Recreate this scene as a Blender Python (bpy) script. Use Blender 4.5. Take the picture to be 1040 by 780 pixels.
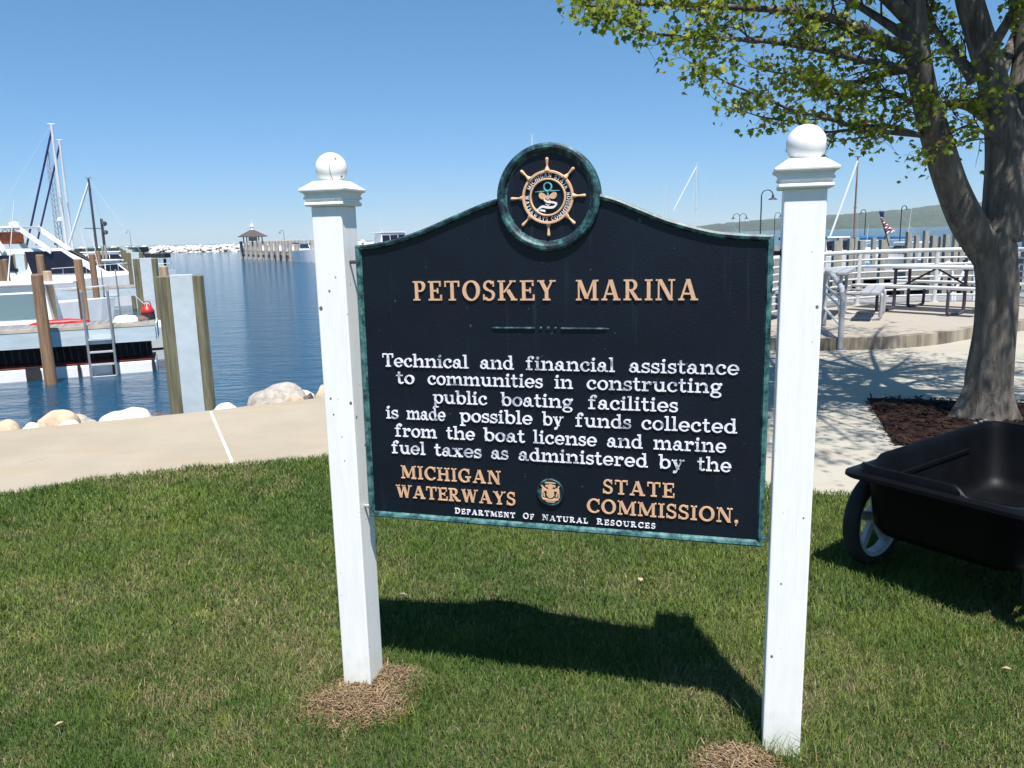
import bpy, math, random
import numpy as np
from mathutils import Vector, Matrix, noise as mnoise

random.seed(7); rng = np.random.default_rng(11)
SC = bpy.context.scene
for o in list(bpy.data.objects): bpy.data.objects.remove(o)
COL = SC.collection
R = math.radians

# ------------------------------------------------------------------ camera, sky, sun, exposure
EYE = 1.6
F_PX, PITCH, ROLL = 796.88, R(10.66648), R(-1.37647)
fwd = Vector((0, math.cos(PITCH), -math.sin(PITCH)))
r0 = Vector((1, 0, 0)); u0 = r0.cross(fwd)
cr = r0 * math.cos(ROLL) + u0 * math.sin(ROLL)
cu = -r0 * math.sin(ROLL) + u0 * math.cos(ROLL)
cam = bpy.data.cameras.new('camera'); cam_ob = bpy.data.objects.new('camera', cam); COL.objects.link(cam_ob)
m = Matrix((cr, cu, -fwd)).transposed().to_4x4(); m.translation = (0, 0, EYE)
cam_ob.matrix_world = m
cam.sensor_width = 36; cam.sensor_fit = 'HORIZONTAL'; cam.lens = F_PX / 1040 * 36
cam.clip_start = 0.05; cam.clip_end = 30000
SC.camera = cam_ob

SUN_EL, SHADOW_AZ = R(65.5), R(102.5)
w = bpy.data.worlds.new('World'); SC.world = w; w.use_nodes = True
nt = w.node_tree; nt.nodes.clear()
sky = nt.nodes.new('ShaderNodeTexSky'); sky.sky_type = 'NISHITA'; sky.sun_disc = False
sky.sun_elevation = SUN_EL; sky.sun_rotation = R(90) - (SHADOW_AZ + math.pi)
sky.air_density = 1.0; sky.dust_density = 0.0; sky.ozone_density = 3.0; sky.altitude = 200
bg = nt.nodes.new('ShaderNodeBackground'); bg.inputs['Strength'].default_value = 0.098
wo = nt.nodes.new('ShaderNodeOutputWorld')
wb = nt.nodes.new('ShaderNodeMix'); wb.data_type = 'RGBA'; wb.blend_type = 'MULTIPLY'; wb.inputs[0].default_value = 1.0
ci = [i for i in wb.inputs if i.type == 'RGBA']; ci[1].default_value = (0.80, 1.0, 1.08, 1)      # the camera's cool white balance
nt.links.new(sky.outputs[0], ci[0]); sp_ = nt.nodes.new('ShaderNodeSeparateColor'); cb_ = nt.nodes.new('ShaderNodeCombineColor')
nt.links.new([o for o in wb.outputs if o.type == 'RGBA'][0], sp_.inputs[0])
for i_, (g_, m_) in enumerate(((0.842, 0.599), (0.698, 0.962), (0.838, 0.978))):      # the camera's response to a clear sky
    pw = nt.nodes.new('ShaderNodeMath'); pw.operation = 'POWER'; pw.inputs[1].default_value = g_
    ml = nt.nodes.new('ShaderNodeMath'); ml.operation = 'MULTIPLY'; ml.inputs[1].default_value = m_
    nt.links.new(sp_.outputs[i_], pw.inputs[0]); nt.links.new(pw.outputs[0], ml.inputs[0]); nt.links.new(ml.outputs[0], cb_.inputs[i_])
nt.links.new(cb_.outputs[0], bg.inputs[0]); nt.links.new(bg.outputs[0], wo.inputs[0])
sl = bpy.data.lights.new('sun', 'SUN'); sl.energy = 5.0; sl.angle = R(0.53); sl.color = (1, 0.955, 0.89)
sun = bpy.data.objects.new('sun', sl); COL.objects.link(sun)
sd = Vector((math.cos(SHADOW_AZ) * math.cos(SUN_EL), math.sin(SHADOW_AZ) * math.cos(SUN_EL), -math.sin(SUN_EL)))
sun.rotation_euler = sd.to_track_quat('-Z', 'Y').to_euler()
SC.view_settings.view_transform = 'Standard'; SC.view_settings.look = 'None'
SC.view_settings.exposure = 0.75; SC.view_settings.gamma = 1.0
SC.cycles.max_bounces = 8; SC.cycles.transparent_max_bounces = 12
SC.cycles.use_denoising = True
HAZE = 0.00006

# ------------------------------------------------------------------ measuring helpers: photograph pixel -> place
def pray(px, py): return fwd + cr * ((px - 520) / F_PX) - cu * ((py - 390) / F_PX)
def G(px, py, z=0.0):
    d = pray(px, py); t = (z - EYE) / d.z; return Vector((d.x * t, d.y * t, z))
def at(px, py, Y):
    d = pray(px, py); t = Y / d.y; return Vector((d.x * t, Y, EYE + d.z * t))

def pxof(P):
    v = Vector(P) - Vector((0, 0, EYE)); z = v.dot(fwd); return 520 + F_PX * v.dot(cr) / z, 390 - F_PX * v.dot(cu) / z

# ------------------------------------------------------------------ materials
def newmat(name):
    mt = bpy.data.materials.new(name); mt.use_nodes = True
    n = mt.node_tree; b = n.nodes['Principled BSDF']; return mt, n, b
def N(n, typ, **kw):
    x = n.nodes.new(typ)
    for k, v in kw.items(): setattr(x, k, v)
    return x
def ramp(n, src, stops):
    r_ = N(n, 'ShaderNodeValToRGB'); e = r_.color_ramp.elements
    while len(e) < len(stops): e.new(0.5)
    for i, (p, c) in enumerate(stops):
        e[i].position = p; e[i].color = (*c, 1) if len(c) == 3 else c
    n.links.new(src, r_.inputs[0]); return r_.outputs[0]
def coords(n, scale=(1, 1, 1)):
    tc = N(n, 'ShaderNodeTexCoord'); mp = N(n, 'ShaderNodeMapping'); mp.inputs['Scale'].default_value = scale
    n.links.new(tc.outputs['Object'], mp.inputs[0]); return mp.outputs[0]
def tnoise(n, vec, scale, detail=4, rough=0.55):
    t = N(n, 'ShaderNodeTexNoise'); t.inputs['Scale'].default_value = scale
    t.inputs['Detail'].default_value = detail; t.inputs['Roughness'].default_value = rough
    n.links.new(vec, t.inputs['Vector']); return t.outputs['Fac']
def mixc(n, fac, a, b):
    x = N(n, 'ShaderNodeMix', data_type='RGBA')
    if isinstance(fac, float): x.inputs['Factor'].default_value = fac
    else: n.links.new(fac, x.inputs['Factor'])
    for s, v in (('A', a), ('B', b)):
        i = [k for k in x.inputs if k.name == s and k.type == 'RGBA'][0]
        if isinstance(v, tuple): i.default_value = (*v, 1)
        else: n.links.new(v, i)
    return [k for k in x.outputs if k.type == 'RGBA'][0]
def bump(n, b, h, dist=0.01, strength=0.5):
    x = N(n, 'ShaderNodeBump'); x.inputs['Distance'].default_value = dist; x.inputs['Strength'].default_value = strength
    n.links.new(h, x.inputs['Height']); n.links.new(x.outputs[0], b.inputs['Normal'])
def mat(name, c, rough=0.6, var=0.25, scale=8, bmp=0.0, metal=0.0, stretch=(1, 1, 1), spec=0.5, c2=None, bscale=None):
    mt, n, b = newmat(name)
    v = coords(n, stretch); f = tnoise(n, v, scale, 6, 0.62)
    lo = tuple(x * (1 - var) for x in c); hi = c2 or tuple(min(1, x * (1 + var)) for x in c)
    n.links.new(ramp(n, f, [(0.3, lo), (0.7, hi)]), b.inputs['Base Color'])
    b.inputs['Roughness'].default_value = rough; b.inputs['Metallic'].default_value = metal
    b.inputs['Specular IOR Level'].default_value = spec
    if bmp: bump(n, b, tnoise(n, v, bscale or scale * 4, 5), bmp, 0.7)
    return mt

def white_paint():
    mt, n, b = newmat('white_post_paint')
    v = coords(n); f = tnoise(n, coords(n, (6, 6, 0.8)), 7, 6)
    base = ramp(n, f, [(0.25, (0.80, 0.795, 0.78)), (0.6, (0.86, 0.855, 0.84))])
    sp = N(n, 'ShaderNodeTexVoronoi'); sp.inputs['Scale'].default_value = 26; n.links.new(coords(n, (1, 1, 0.8)), sp.inputs['Vector'])
    f2 = tnoise(n, v, 5, 2)
    mth = N(n, 'ShaderNodeMath', operation='ADD'); n.links.new(sp.outputs['Distance'], mth.inputs[0])
    m2 = N(n, 'ShaderNodeMath', operation='MULTIPLY'); m2.inputs[1].default_value = 0.55; n.links.new(f2, m2.inputs[0]); n.links.new(m2.outputs[0], mth.inputs[1])
    chip = ramp(n, mth.outputs[0], [(0.325, (1, 1, 1)), (0.345, (0, 0, 0))])
    c = mixc(n, chip, base, (0.16, 0.13, 0.11))
    # green algae stain that sits on the paint near the turf
    tc = N(n, 'ShaderNodeTexCoord'); sx = N(n, 'ShaderNodeSeparateXYZ'); n.links.new(tc.outputs['Object'], sx.inputs[0])
    ad = N(n, 'ShaderNodeMath', operation='MULTIPLY_ADD'); ad.inputs[1].default_value = 0.22; n.links.new(tnoise(n, v, 22, 5), ad.inputs[0]); n.links.new(sx.outputs['Z'], ad.inputs[2])
    st = ramp(n, ad.outputs[0], [(0.10, (0.45, 0.45, 0.45)), (0.26, (0, 0, 0))])
    c = mixc(n, st, c, (0.42, 0.46, 0.32))
    n.links.new(c, b.inputs['Base Color']); b.inputs['Roughness'].default_value = 0.42
    bump(n, b, tnoise(n, coords(n, (40, 40, 3)), 3, 5), 0.0015, 0.6)
    return mt
def panel_mat():
    mt, n, b = newmat('navy_cast_panel')
    v = coords(n); f = tnoise(n, v, 6, 6)
    streak = tnoise(n, coords(n, (18, 18, 0.8)), 2.4, 5)
    base = ramp(n, f, [(0.3, (0.0022, 0.0048, 0.011)), (0.7, (0.004, 0.0075, 0.016))])
    s = ramp(n, streak, [(0.62, (0, 0, 0)), (0.8, (0.35, 0.35, 0.35))])
    c = mixc(n, s, base, (0.03, 0.05, 0.075))
    dots = ramp(n, tnoise(n, v, 45, 2), [(0.74, (0, 0, 0)), (0.78, (0.5, 0.5, 0.5))])
    c = mixc(n, dots, c, (0.10, 0.12, 0.14))
    n.links.new(c, b.inputs['Base Color']); b.inputs['Roughness'].default_value = 0.42; b.inputs['Specular IOR Level'].default_value = 0.35
    bump(n, b, tnoise(n, v, 210, 3), 0.0011, 0.8)
    return mt
def verdigris(sh=0.0):
    mt, n, b = newmat('verdigris_rim')
    v = coords(n); f = tnoise(n, v, 30, 8, 0.72)
    c = ramp(n, f, [(0.42 + sh, (0.006, 0.013, 0.024)), (0.49 + sh, (0.010, 0.034, 0.044)), (0.56 + sh, (0.030, 0.105, 0.112)), (0.69 + sh, (0.10, 0.22, 0.21))])
    n.links.new(c, b.inputs['Base Color']); b.inputs['Roughness'].default_value = 0.45
    bump(n, b, tnoise(n, v, 90, 4), 0.001, 0.5); return mt
def worn_paint(name, c, worn, lo=0.60, hi=0.70, sc=9):
    mt, n, b = newmat(name)
    v = coords(n); f = tnoise(n, v, sc, 7, 0.72)
    k = ramp(n, f, [(lo, (0, 0, 0)), (hi, (1, 1, 1))])
    g_ = ramp(n, tnoise(n, v, 60, 3), [(0.3, tuple(x * 0.86 for x in c)), (0.7, c)])
    n.links.new(mixc(n, k, g_, worn), b.inputs['Base Color']); b.inputs['Roughness'].default_value = 0.5
    return mt
def water_mat():
    mt, n, b = newmat('lake_water')
    tc = N(n, 'ShaderNodeTexCoord')
    def lay(sx, sy, sc, det, rot=0.35):
        mp = N(n, 'ShaderNodeMapping'); mp.inputs['Scale'].default_value = (sx, sy, 1); mp.inputs['Rotation'].default_value = (0, 0, rot)
        n.links.new(tc.outputs['Object'], mp.inputs[0]); return tnoise(n, mp.outputs[0], sc, det, 0.6)
    a = lay(0.6, 1.7, 1.1, 5); c = lay(1, 2.6, 3.6, 4, 0.15)
    ad = N(n, 'ShaderNodeMath', operation='MULTIPLY_ADD'); ad.inputs[1].default_value = 0.35
    n.links.new(c, ad.inputs[0]); n.links.new(a, ad.inputs[2])
    b.inputs['Base Color'].default_value = (0.002, 0.046, 0.098, 1)
    b.inputs['Roughness'].default_value = 0.07; b.inputs['IOR'].default_value = 1.33
    bump(n, b, ad.outputs[0], 0.14, 0.8)
    return mt
def concrete(name, c, var=0.12):
    mt, n, b = newmat(name)
    v = coords(n); f = tnoise(n, v, 0.9, 8, 0.6); f2 = tnoise(n, v, 60, 4, 0.7); f3 = tnoise(n, coords(n, (0.25, 1.6, 1)), 2.2, 5)
    base = ramp(n, f, [(0.32, tuple(x * (1 - var) for x in c)), (0.68, c)])
    c1 = mixc(n, ramp(n, f2, [(0.35, (0.28, 0.28, 0.28)), (0.6, (0, 0, 0))]), base, tuple(x * 0.62 for x in c))
    c2 = mixc(n, ramp(n, f3, [(0.52, (0, 0, 0)), (0.75, (0.6, 0.6, 0.6))]), c1, tuple(x * y for x, y in zip(c, (0.86, 0.74, 0.6))))
    sp2 = ramp(n, tnoise(n, v, 3.4, 6, 0.7), [(0.60, (0, 0, 0)), (0.68, (0.45, 0.45, 0.45))])
    c2 = mixc(n, sp2, c2, tuple(x * 0.72 for x in c))
    n.links.new(c2, b.inputs['Base Color']); b.inputs['Roughness'].default_value = 0.85
    bump(n, b, f2, 0.003, 0.5); return mt
def attr_mat(name, rough=0.6, trans=0.0, spec=0.3):
    mt, n, b = newmat(name)
    a = N(n, 'ShaderNodeAttribute'); a.attribute_name = 'tint'
    n.links.new(a.outputs['Color'], b.inputs['Base Color']); b.inputs['Roughness'].default_value = rough
    b.inputs['Specular IOR Level'].default_value = spec
    if trans:
        tr = N(n, 'ShaderNodeBsdfTranslucent'); mx = N(n, 'ShaderNodeMixShader'); mx.inputs[0].default_value = trans
        n.links.new(a.outputs['Color'], tr.inputs['Color'])
        n.links.new(b.outputs[0], mx.inputs[1]); n.links.new(tr.outputs[0], mx.inputs[2])
        n.links.new(mx.outputs[0], n.nodes['Material Output'].inputs['Surface'])
    return mt
def bark_mat():
    mt, n, b = newmat('maple_bark')
    v = coords(n, (9, 9, 1.3)); f = tnoise(n, v, 2.2, 8, 0.68); f2 = tnoise(n, coords(n), 3.0, 5)
    c = ramp(n, f, [(0.30, (0.035, 0.030, 0.026)), (0.5, (0.12, 0.105, 0.09)), (0.72, (0.26, 0.235, 0.20))])
    c = mixc(n, ramp(n, f2, [(0.45, (0, 0, 0)), (0.7, (0.6, 0.6, 0.6))]), c, (0.20, 0.175, 0.14))
    n.links.new(c, b.inputs['Base Color']); b.inputs['Roughness'].default_value = 0.9
    bump(n, b, f, 0.055, 1.0); return mt
def glass_mat():
    mt, n, b = newmat('boat_glass')
    b.inputs['Base Color'].default_value = (0.13, 0.19, 0.20, 1); b.inputs['Roughness'].default_value = 0.05
    b.inputs['Specular IOR Level'].default_value = 0.8; return mt

M = {}
M['white'] = white_paint(); M['panel'] = panel_mat(); M['rim'] = verdigris(); M['rimteal'] = verdigris(-0.09)
M['gold'] = worn_paint('copper_letter_paint', (0.68, 0.42, 0.26), (0.36, 0.20, 0.11), 0.60, 0.74)
M['letter'] = worn_paint('white_letter_paint', (0.82, 0.82, 0.90), (0.20, 0.24, 0.31), 0.54, 0.64, 14)
M['letter_clean'] = mat('white_enamel', (0.78, 0.79, 0.84), 0.4, 0.1, 30)
M['teal'] = mat('teal_enamel', (0.10, 0.34, 0.36), 0.4, 0.3, 40)
M['water'] = water_mat()
M['path'] = concrete('tan_path_concrete', (0.365, 0.315, 0.24), 0.2); M['plaza'] = concrete('plaza_concrete', (0.38, 0.355, 0.30)); M['patio'] = concrete('patio_concrete', (0.35, 0.315, 0.27))
M['joint'] = mat('joint_sealant', (0.72, 0.68, 0.62), 0.8, 0.15, 30)
M['kerb'] = mat('ribbed_kerb', (0.19, 0.155, 0.115), 0.9, 0.7, 3.0, 0.03, stretch=(1.6, 1.6, 0.1), c2=(0.40, 0.345, 0.27))
M['soil'] = mat('thatch_soil', (0.055, 0.065, 0.024), 0.95, 0.5, 14, 0.01)
M['bank'] = mat('shore_gravel', (0.16, 0.14, 0.11), 0.95, 0.5, 7, 0.05)
M['mulch'] = mat('bark_mulch', (0.016, 0.009, 0.008), 0.95, 0.6, 38, 0.03, c2=(0.062, 0.034, 0.027), spec=0.1)
M['bark'] = bark_mat()
M['leaf'] = attr_mat('maple_leaf', 0.5, 0.5, 0.35); M['grass'] = attr_mat('grass_blade', 0.55, 0.25, 0.25); M['straw'] = attr_mat('dry_clippings', 0.8, 0.1, 0.2)
M['twig'] = mat('twig_bark', (0.085, 0.062, 0.055), 0.85, 0.4, 20)
M['tray'] = mat('black_poly_tray', (0.0030, 0.0036, 0.0050), 0.44, 0.35, 6, 0.0008, spec=0.10, bscale=90)
M['tyre'] = mat('black_tyre', (0.012, 0.012, 0.012), 0.8, 0.3, 20, 0.004)
M['hub'] = mat('grey_plastic_hub', (0.42, 0.43, 0.45), 0.5, 0.15, 15)
M['steel'] = mat('galvanised_steel', (0.50, 0.51, 0.52), 0.38, 0.15, 12, metal=0.6)
M['alu'] = mat('dull_aluminium', (0.62, 0.63, 0.65), 0.42, 0.15, 15, metal=0.35)
M['laddergrey'] = mat('weathered_ladder_alloy', (0.27, 0.28, 0.30), 0.5, 0.2, 12, metal=0.3); M['railwhite'] = mat('pale_pipe_paint', (0.50, 0.515, 0.51), 0.42, 0.1, 9)
M['railgrey'] = mat('grey_pipe_paint', (0.30, 0.31, 0.33), 0.5, 0.2, 9)
M['darkframe'] = mat('dark_bench_frame', (0.045, 0.035, 0.055), 0.5, 0.3, 9)
M['tabletop'] = mat('pale_table_plank', (0.46, 0.46, 0.45), 0.6, 0.15, 5, stretch=(1, 12, 4))
M['wood'] = mat('brown_pile_wood', (0.24, 0.145, 0.085), 0.85, 0.45, 2.0, 0.012, stretch=(9, 9, 0.6))
M['woodtan'] = mat('tan_pile_wood', (0.40, 0.29, 0.20), 0.85, 0.3, 2.0, 0.01, stretch=(9, 9, 0.6))
M['woodgreen'] = mat('treated_pile_wood', (0.165, 0.150, 0.090), 0.9, 0.5, 2.0, 0.015, stretch=(10, 10, 0.6))
M['woodgrey'] = mat('weathered_timber', (0.29, 0.265, 0.225), 0.9, 0.3, 3.0, 0.01, stretch=(6, 6, 0.8))
M['woodpale'] = mat('pale_grey_timber', (0.36, 0.33, 0.29), 0.9, 0.3, 3.0); M['flange'] = mat('pale_grey_steel_paint', (0.48, 0.54, 0.57), 0.5, 0.12, 3.5, 0.002)
M['fascia'] = mat('blue_grey_fascia', (0.44, 0.52, 0.56), 0.7, 0.18, 1.6, stretch=(0.6, 0.6, 4))
M['plank'] = mat('grey_dock_plank', (0.22, 0.215, 0.22), 0.85, 0.35, 1.5, 0.006, stretch=(7, 1, 1))
M['nosing'] = mat('tan_dock_edge', (0.46, 0.41, 0.32), 0.85, 0.3, 3)
M['dark'] = mat('dark_timber_and_dock_shade', (0.02, 0.02, 0.025), 0.9, 0.4, 4)  # dark timber, and the sheets painted dark as shade under the docks
M['gel'] = mat('white_gelcoat', (0.78, 0.78, 0.77), 0.25, 0.05, 3)
M['navy'] = mat('navy_gelcoat', (0.008, 0.012, 0.03), 0.2, 0.2, 3)
M['rust'] = mat('rust_strip', (0.16, 0.028, 0.022), 0.8, 0.5, 6); M['red'] = mat('red_stripe', (0.42, 0.022, 0.022), 0.4, 0.2, 6)
M['glass'] = glass_mat(); M['blackglass'] = mat('smoked_window', (0.012, 0.010, 0.016), 0.12, 0.2, 3)
M['bluecover'] = mat('blue_canvas', (0.02, 0.12, 0.26), 0.8, 0.3, 4); M['furled'] = mat('furled_sail_cover', (0.02, 0.025, 0.12), 0.8, 0.3, 5)
M['greencover'] = mat('dark_green_roof', (0.012, 0.045, 0.035), 0.7, 0.3, 5)
M['pinkcover'] = mat('dusty_canvas', (0.45, 0.32, 0.33), 0.8, 0.3, 4)
M['mastgrey'] = mat('mast_alloy', (0.60, 0.60, 0.62), 0.4, 0.1, 4); M['mastdark'] = mat('dark_mast', (0.05, 0.055, 0.065), 0.5, 0.2, 4); M['mastwood'] = mat('varnished_mast', (0.20, 0.11, 0.07), 0.4, 0.2, 4)
M['lamp'] = mat('dark_green_lamp_paint', (0.03, 0.04, 0.045), 0.5, 0.2, 5)
M['roof'] = mat('brown_shingle', (0.075, 0.06, 0.06), 0.9, 0.3, 5)
M['orange'] = mat('orange_cloth', (0.45, 0.12, 0.04), 0.8, 0.4, 9)
M['limestone'] = mat('pale_limestone', (0.62, 0.58, 0.52), 0.9, 0.3, 0.6, 0.08)
M['rock_tan'] = mat('tan_boulder', (0.46, 0.36, 0.25), 0.85, 0.4, 4, 0.02)
M['rock_white'] = mat('white_boulder', (0.66, 0.63, 0.57), 0.85, 0.2, 5, 0.02)
M['rock_grey'] = mat('speckled_boulder', (0.36, 0.33, 0.31), 0.85, 0.35, 16, 0.02, c2=(0.50, 0.44, 0.37))
M['rock_dark'] = mat('dark_boulder', (0.12, 0.09, 0.08), 0.85, 0.5, 9, 0.02)
M['forest'] = mat('hill_forest', (0.018, 0.040, 0.026), 0.95, 0.75, 0.016, c2=(0.050, 0.085, 0.042))
M['flagred'] = mat('flag_red', (0.48, 0.05, 0.07), 0.8, 0.1, 4); M['flagblue'] = mat('flag_blue', (0.03, 0.035, 0.13), 0.8, 0.1, 4)

# ------------------------------------------------------------------ mesh builder
class MB:
    def __init__(s): s.v = []; s.f = []
    def add(s, vs, fs):
        k = len(s.v); s.v += [tuple(p) for p in vs]; s.f += [tuple(i + k for i in f) for f in fs]; return s
    def box(s, c, size, rz=0.0, M3=None):
        hx, hy, hz = size[0] / 2, size[1] / 2, size[2] / 2; c = Vector(c)
        rm = M3 or Matrix.Rotation(rz, 3, 'Z')
        vs = [c + rm @ Vector((x * hx, y * hy, z * hz)) for x, y, z in ((-1,-1,-1),(1,-1,-1),(1,1,-1),(-1,1,-1),(-1,-1,1),(1,-1,1),(1,1,1),(-1,1,1))]
        return s.add(vs, [(0,3,2,1),(4,5,6,7),(0,1,5,4),(1,2,6,5),(2,3,7,6),(3,0,4,7)])
    def bar(s, a, b, wd, ht):
        a, b = Vector(a), Vector(b); d = (b - a); L = d.length; d.normalize()
        up = Vector((0, 0, 1)) if abs(d.z) < 0.95 else Vector((0, 1, 0))
        y = up.cross(d).normalized(); z = d.cross(y)
        return s.box((a + b) / 2, (L, wd, ht), M3=Matrix((d, y, z)).transposed())
    def tube(s, pts, rad, n=8, caps=True, wob=None):
        pts = [Vector(p) for p in pts]
        if not hasattr(rad, '__len__'): rad = [rad] * len(pts)
        t0 = (pts[1] - pts[0]).normalized(); nx = t0.orthogonal().normalized(); rings = []; k0 = len(s.v)
        for i, p in enumerate(pts):
            t = (pts[min(i + 1, len(pts) - 1)] - pts[max(i - 1, 0)]).normalized()
            nx = (nx - t * nx.dot(t)).normalized(); ny = t.cross(nx)
            for j in range(n):
                a = 2 * math.pi * j / n; rr = rad[i] * (wob(i, a, p) if wob else 1)
                s.v.append(tuple(p + (nx * math.cos(a) + ny * math.sin(a)) * rr))
        for i in range(len(pts) - 1):
            for j in range(n):
                a, b = k0 + i * n + j, k0 + i * n + (j + 1) % n
                s.f.append((a, b, b + n, a + n))
        if caps:
            s.f.append(tuple(k0 + j for j in range(n))[::-1]); s.f.append(tuple(k0 + (len(pts) - 1) * n + j for j in range(n)))
        return s
    def lathe(s, prof, n=24, c=(0, 0, 0), sq=False, rz=0.0):
        c = Vector(c); k0 = len(s.v); ring = []
        for r_, z in prof:
            for j in range(n):
                a = 2 * math.pi * j / n + rz + (math.pi / 4 if sq else 0); q = r_ * (math.sqrt(2) if sq else 1)
                s.v.append((c.x + q * math.cos(a), c.y + q * math.sin(a), c.z + z))
        for i in range(len(prof) - 1):
            for j in range(n):
                a, b = k0 + i * n + j, k0 + i * n + (j + 1) % n; s.f.append((a, b, b + n, a + n))
        s.f.append(tuple(k0 + j for j in range(n))[::-1]); s.f.append(tuple(k0 + (len(prof) - 1) * n + j for j in range(n)))
        return s
    def prism(s, poly, z0, z1):          # polygon in XY, extruded in Z
        n = len(poly); ar = sum(poly[i][0] * poly[(i + 1) % n][1] - poly[(i + 1) % n][0] * poly[i][1] for i in range(n))
        if ar < 0: poly = poly[::-1]
        vs = [(x, y, z0) for x, y in poly] + [(x, y, z1) for x, y in poly]
        fs = [tuple(range(n))[::-1], tuple(range(n, 2 * n))] + [(i, (i + 1) % n, n + (i + 1) % n, n + i) for i in range(n)]
        return s.add(vs, fs)
    def face_xz(s, poly, y0, y1):        # polygon in XZ (a sign face), extruded along Y from back y1 to front y0
        n = len(poly); ar = sum(poly[i][0] * poly[(i + 1) % n][1] - poly[(i + 1) % n][0] * poly[i][1] for i in range(n))
        if ar < 0: poly = poly[::-1]
        vs = [(x, y0, z) for x, z in poly] + [(x, y1, z) for x, z in poly]
        fs = [tuple(range(n)), tuple(range(n, 2 * n))[::-1]] + [((i + 1) % n, i, n + i, n + (i + 1) % n) for i in range(n)]
        return s.add(vs, fs)
    def build(s, name, mt, parent=None, smooth=False, bev=0.0, org=None, loc=None):
        me = bpy.data.meshes.new(name); o_ = Vector(org) if org is not None else None
        me.from_pydata([tuple(Vector(p) - o_) for p in s.v] if o_ is not None else s.v, [], s.f); me.update()
        me.materials.append(mt)
        if smooth: me.polygons.foreach_set('use_smooth', [True] * len(me.polygons))
        o = bpy.data.objects.new(name, me); COL.objects.link(o)
        if parent is not None: o.parent = parent
        if loc is not None: o.location = loc
        if bev:
            b = o.modifiers.new('bevel', 'BEVEL'); b.width = bev; b.segments = 2; b.limit_method = 'ANGLE'; b.angle_limit = R(40)
        return o
def tag(o, label=None, cat=None, group=None, kind=None):
    if label: o['label'] = label
    if cat: o['category'] = cat
    if group: o['group'] = group
    if kind: o['kind'] = kind
    return o
def thing(name, label, cat, loc=(0, 0, 0), rz=0.0, group=None):
    o = bpy.data.objects.new(name, None); COL.objects.link(o); o.location = loc; o.rotation_euler = (0, 0, rz); o.empty_display_size = 0.1
    return tag(o, label, cat, group)
def copy_tree(o, parent=None):
    c = o.copy(); COL.objects.link(c)
    if parent is not None: c.parent = parent
    for ch in list(o.children): copy_tree(ch, c)
    return c
def struct(o): o['kind'] = 'structure'; return o
def set_tint(o, cols_per_vert):
    a = o.data.color_attributes.new('tint', 'FLOAT_COLOR', 'POINT')
    a.data.foreach_set('color', np.ascontiguousarray(cols_per_vert, dtype=np.float32).ravel())
def big_mesh(name, V, loops, starts, totals, mt):
    me = bpy.data.meshes.new(name); me.vertices.add(len(V)); me.vertices.foreach_set('co', V.astype(np.float32).ravel())
    me.loops.add(len(loops)); me.loops.foreach_set('vertex_index', loops.astype(np.int32))
    me.polygons.add(len(starts)); me.polygons.foreach_set('loop_start', starts.astype(np.int32)); me.polygons.foreach_set('loop_total', totals.astype(np.int32))
    me.update(calc_edges=True); me.validate(); me.materials.append(mt)
    o = bpy.data.objects.new(name, me); COL.objects.link(o); return o
def vnoise(x, y, s, seed):
    def h(i, j):
        v = np.sin(i * 127.1 + j * 311.7 + seed * 74.7) * 43758.5453; return v - np.floor(v)
    x = x * s; y = y * s; i = np.floor(x); j = np.floor(y); fx = x - i; fy = y - j; fx = fx * fx * (3 - 2 * fx); fy = fy * fy * (3 - 2 * fy)
    return (h(i, j) * (1 - fx) + h(i + 1, j) * fx) * (1 - fy) + (h(i, j + 1) * (1 - fx) + h(i + 1, j + 1) * fx) * fy
def inpoly(x, y, poly):
    ins = np.zeros(len(x), bool); n = len(poly)
    for i in range(n):
        x1, y1 = poly[i]; x2, y2 = poly[(i + 1) % n]
        c = ((y1 > y) != (y2 > y)) & (x < (x2 - x1) * (y - y1) / (y2 - y1 + 1e-12) + x1); ins ^= c
    return ins
def spline(pts, n):
    P = [Vector(p) for p in pts]; out = []
    for i in range(len(P) - 1):
        p0, p1, p2, p3 = P[max(i - 1, 0)], P[i], P[i + 1], P[min(i + 2, len(P) - 1)]
        for k in range(n):
            t = k / n
            out.append(0.5 * ((2 * p1) + (p2 - p0) * t + (2 * p0 - 5 * p1 + 4 * p2 - p3) * t * t + (3 * p1 - p0 - 3 * p2 + p3) * t ** 3))
    return out + [P[-1]]

# ------------------------------------------------------------------ SETTING: water, land, path, plaza, patio, hills
WZ = -1.3
water = MB(); S = 9000
water.add([(-S, -60, WZ), (S, -60, WZ), (S, S, WZ), (-S, S, WZ)], [(0, 1, 2, 3)])
struct(water.build('water', M['water']))

near_edge = [(-14, -0.4), (-8.0, 2.75), (-5.2, 4.2)] + [tuple(G(x, y)[:2]) for x, y in ((0, 503), (100, 487), (200, 476), (335, 465))] + [(-0.75, 5.80), (-0.1, 5.72), (0.6, 5.38), (1.2, 4.95), (1.84, 4.60), (2.4, 4.50), (3.4, 4.42), (6, 4.25), (14, 4.0)]
far_edge = [(-40, -9.3), (-12, 3.4)] + [tuple(G(x, y)[:2]) for x, y in ((0, 438), (100, 428), (185, 420), (300, 407), (325, 404))] + [(-0.2, 8.8), (1.6, 9.9), (2.4, 11.0)]
arc_px = [(740, 267.5), (788, 262.5), (838, 258), (900, 255.3), (985, 253.2), (1040, 253.4), (1100, 255)]
rail_pts = spline([G(x, y, 1.15) for x, y in arc_px], 5)
rail_xy = [Vector((p.x, p.y, 0)) for p in rail_pts]
rc = Vector((6.6, 9.5, 0))
outer = [p + (p - rc).normalized() * 0.22 for p in rail_xy]
shore = far_edge + [tuple(p[:2]) for p in outer] + [(12.5, 12.6), (18, 13.0), (60, 10)]
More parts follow.
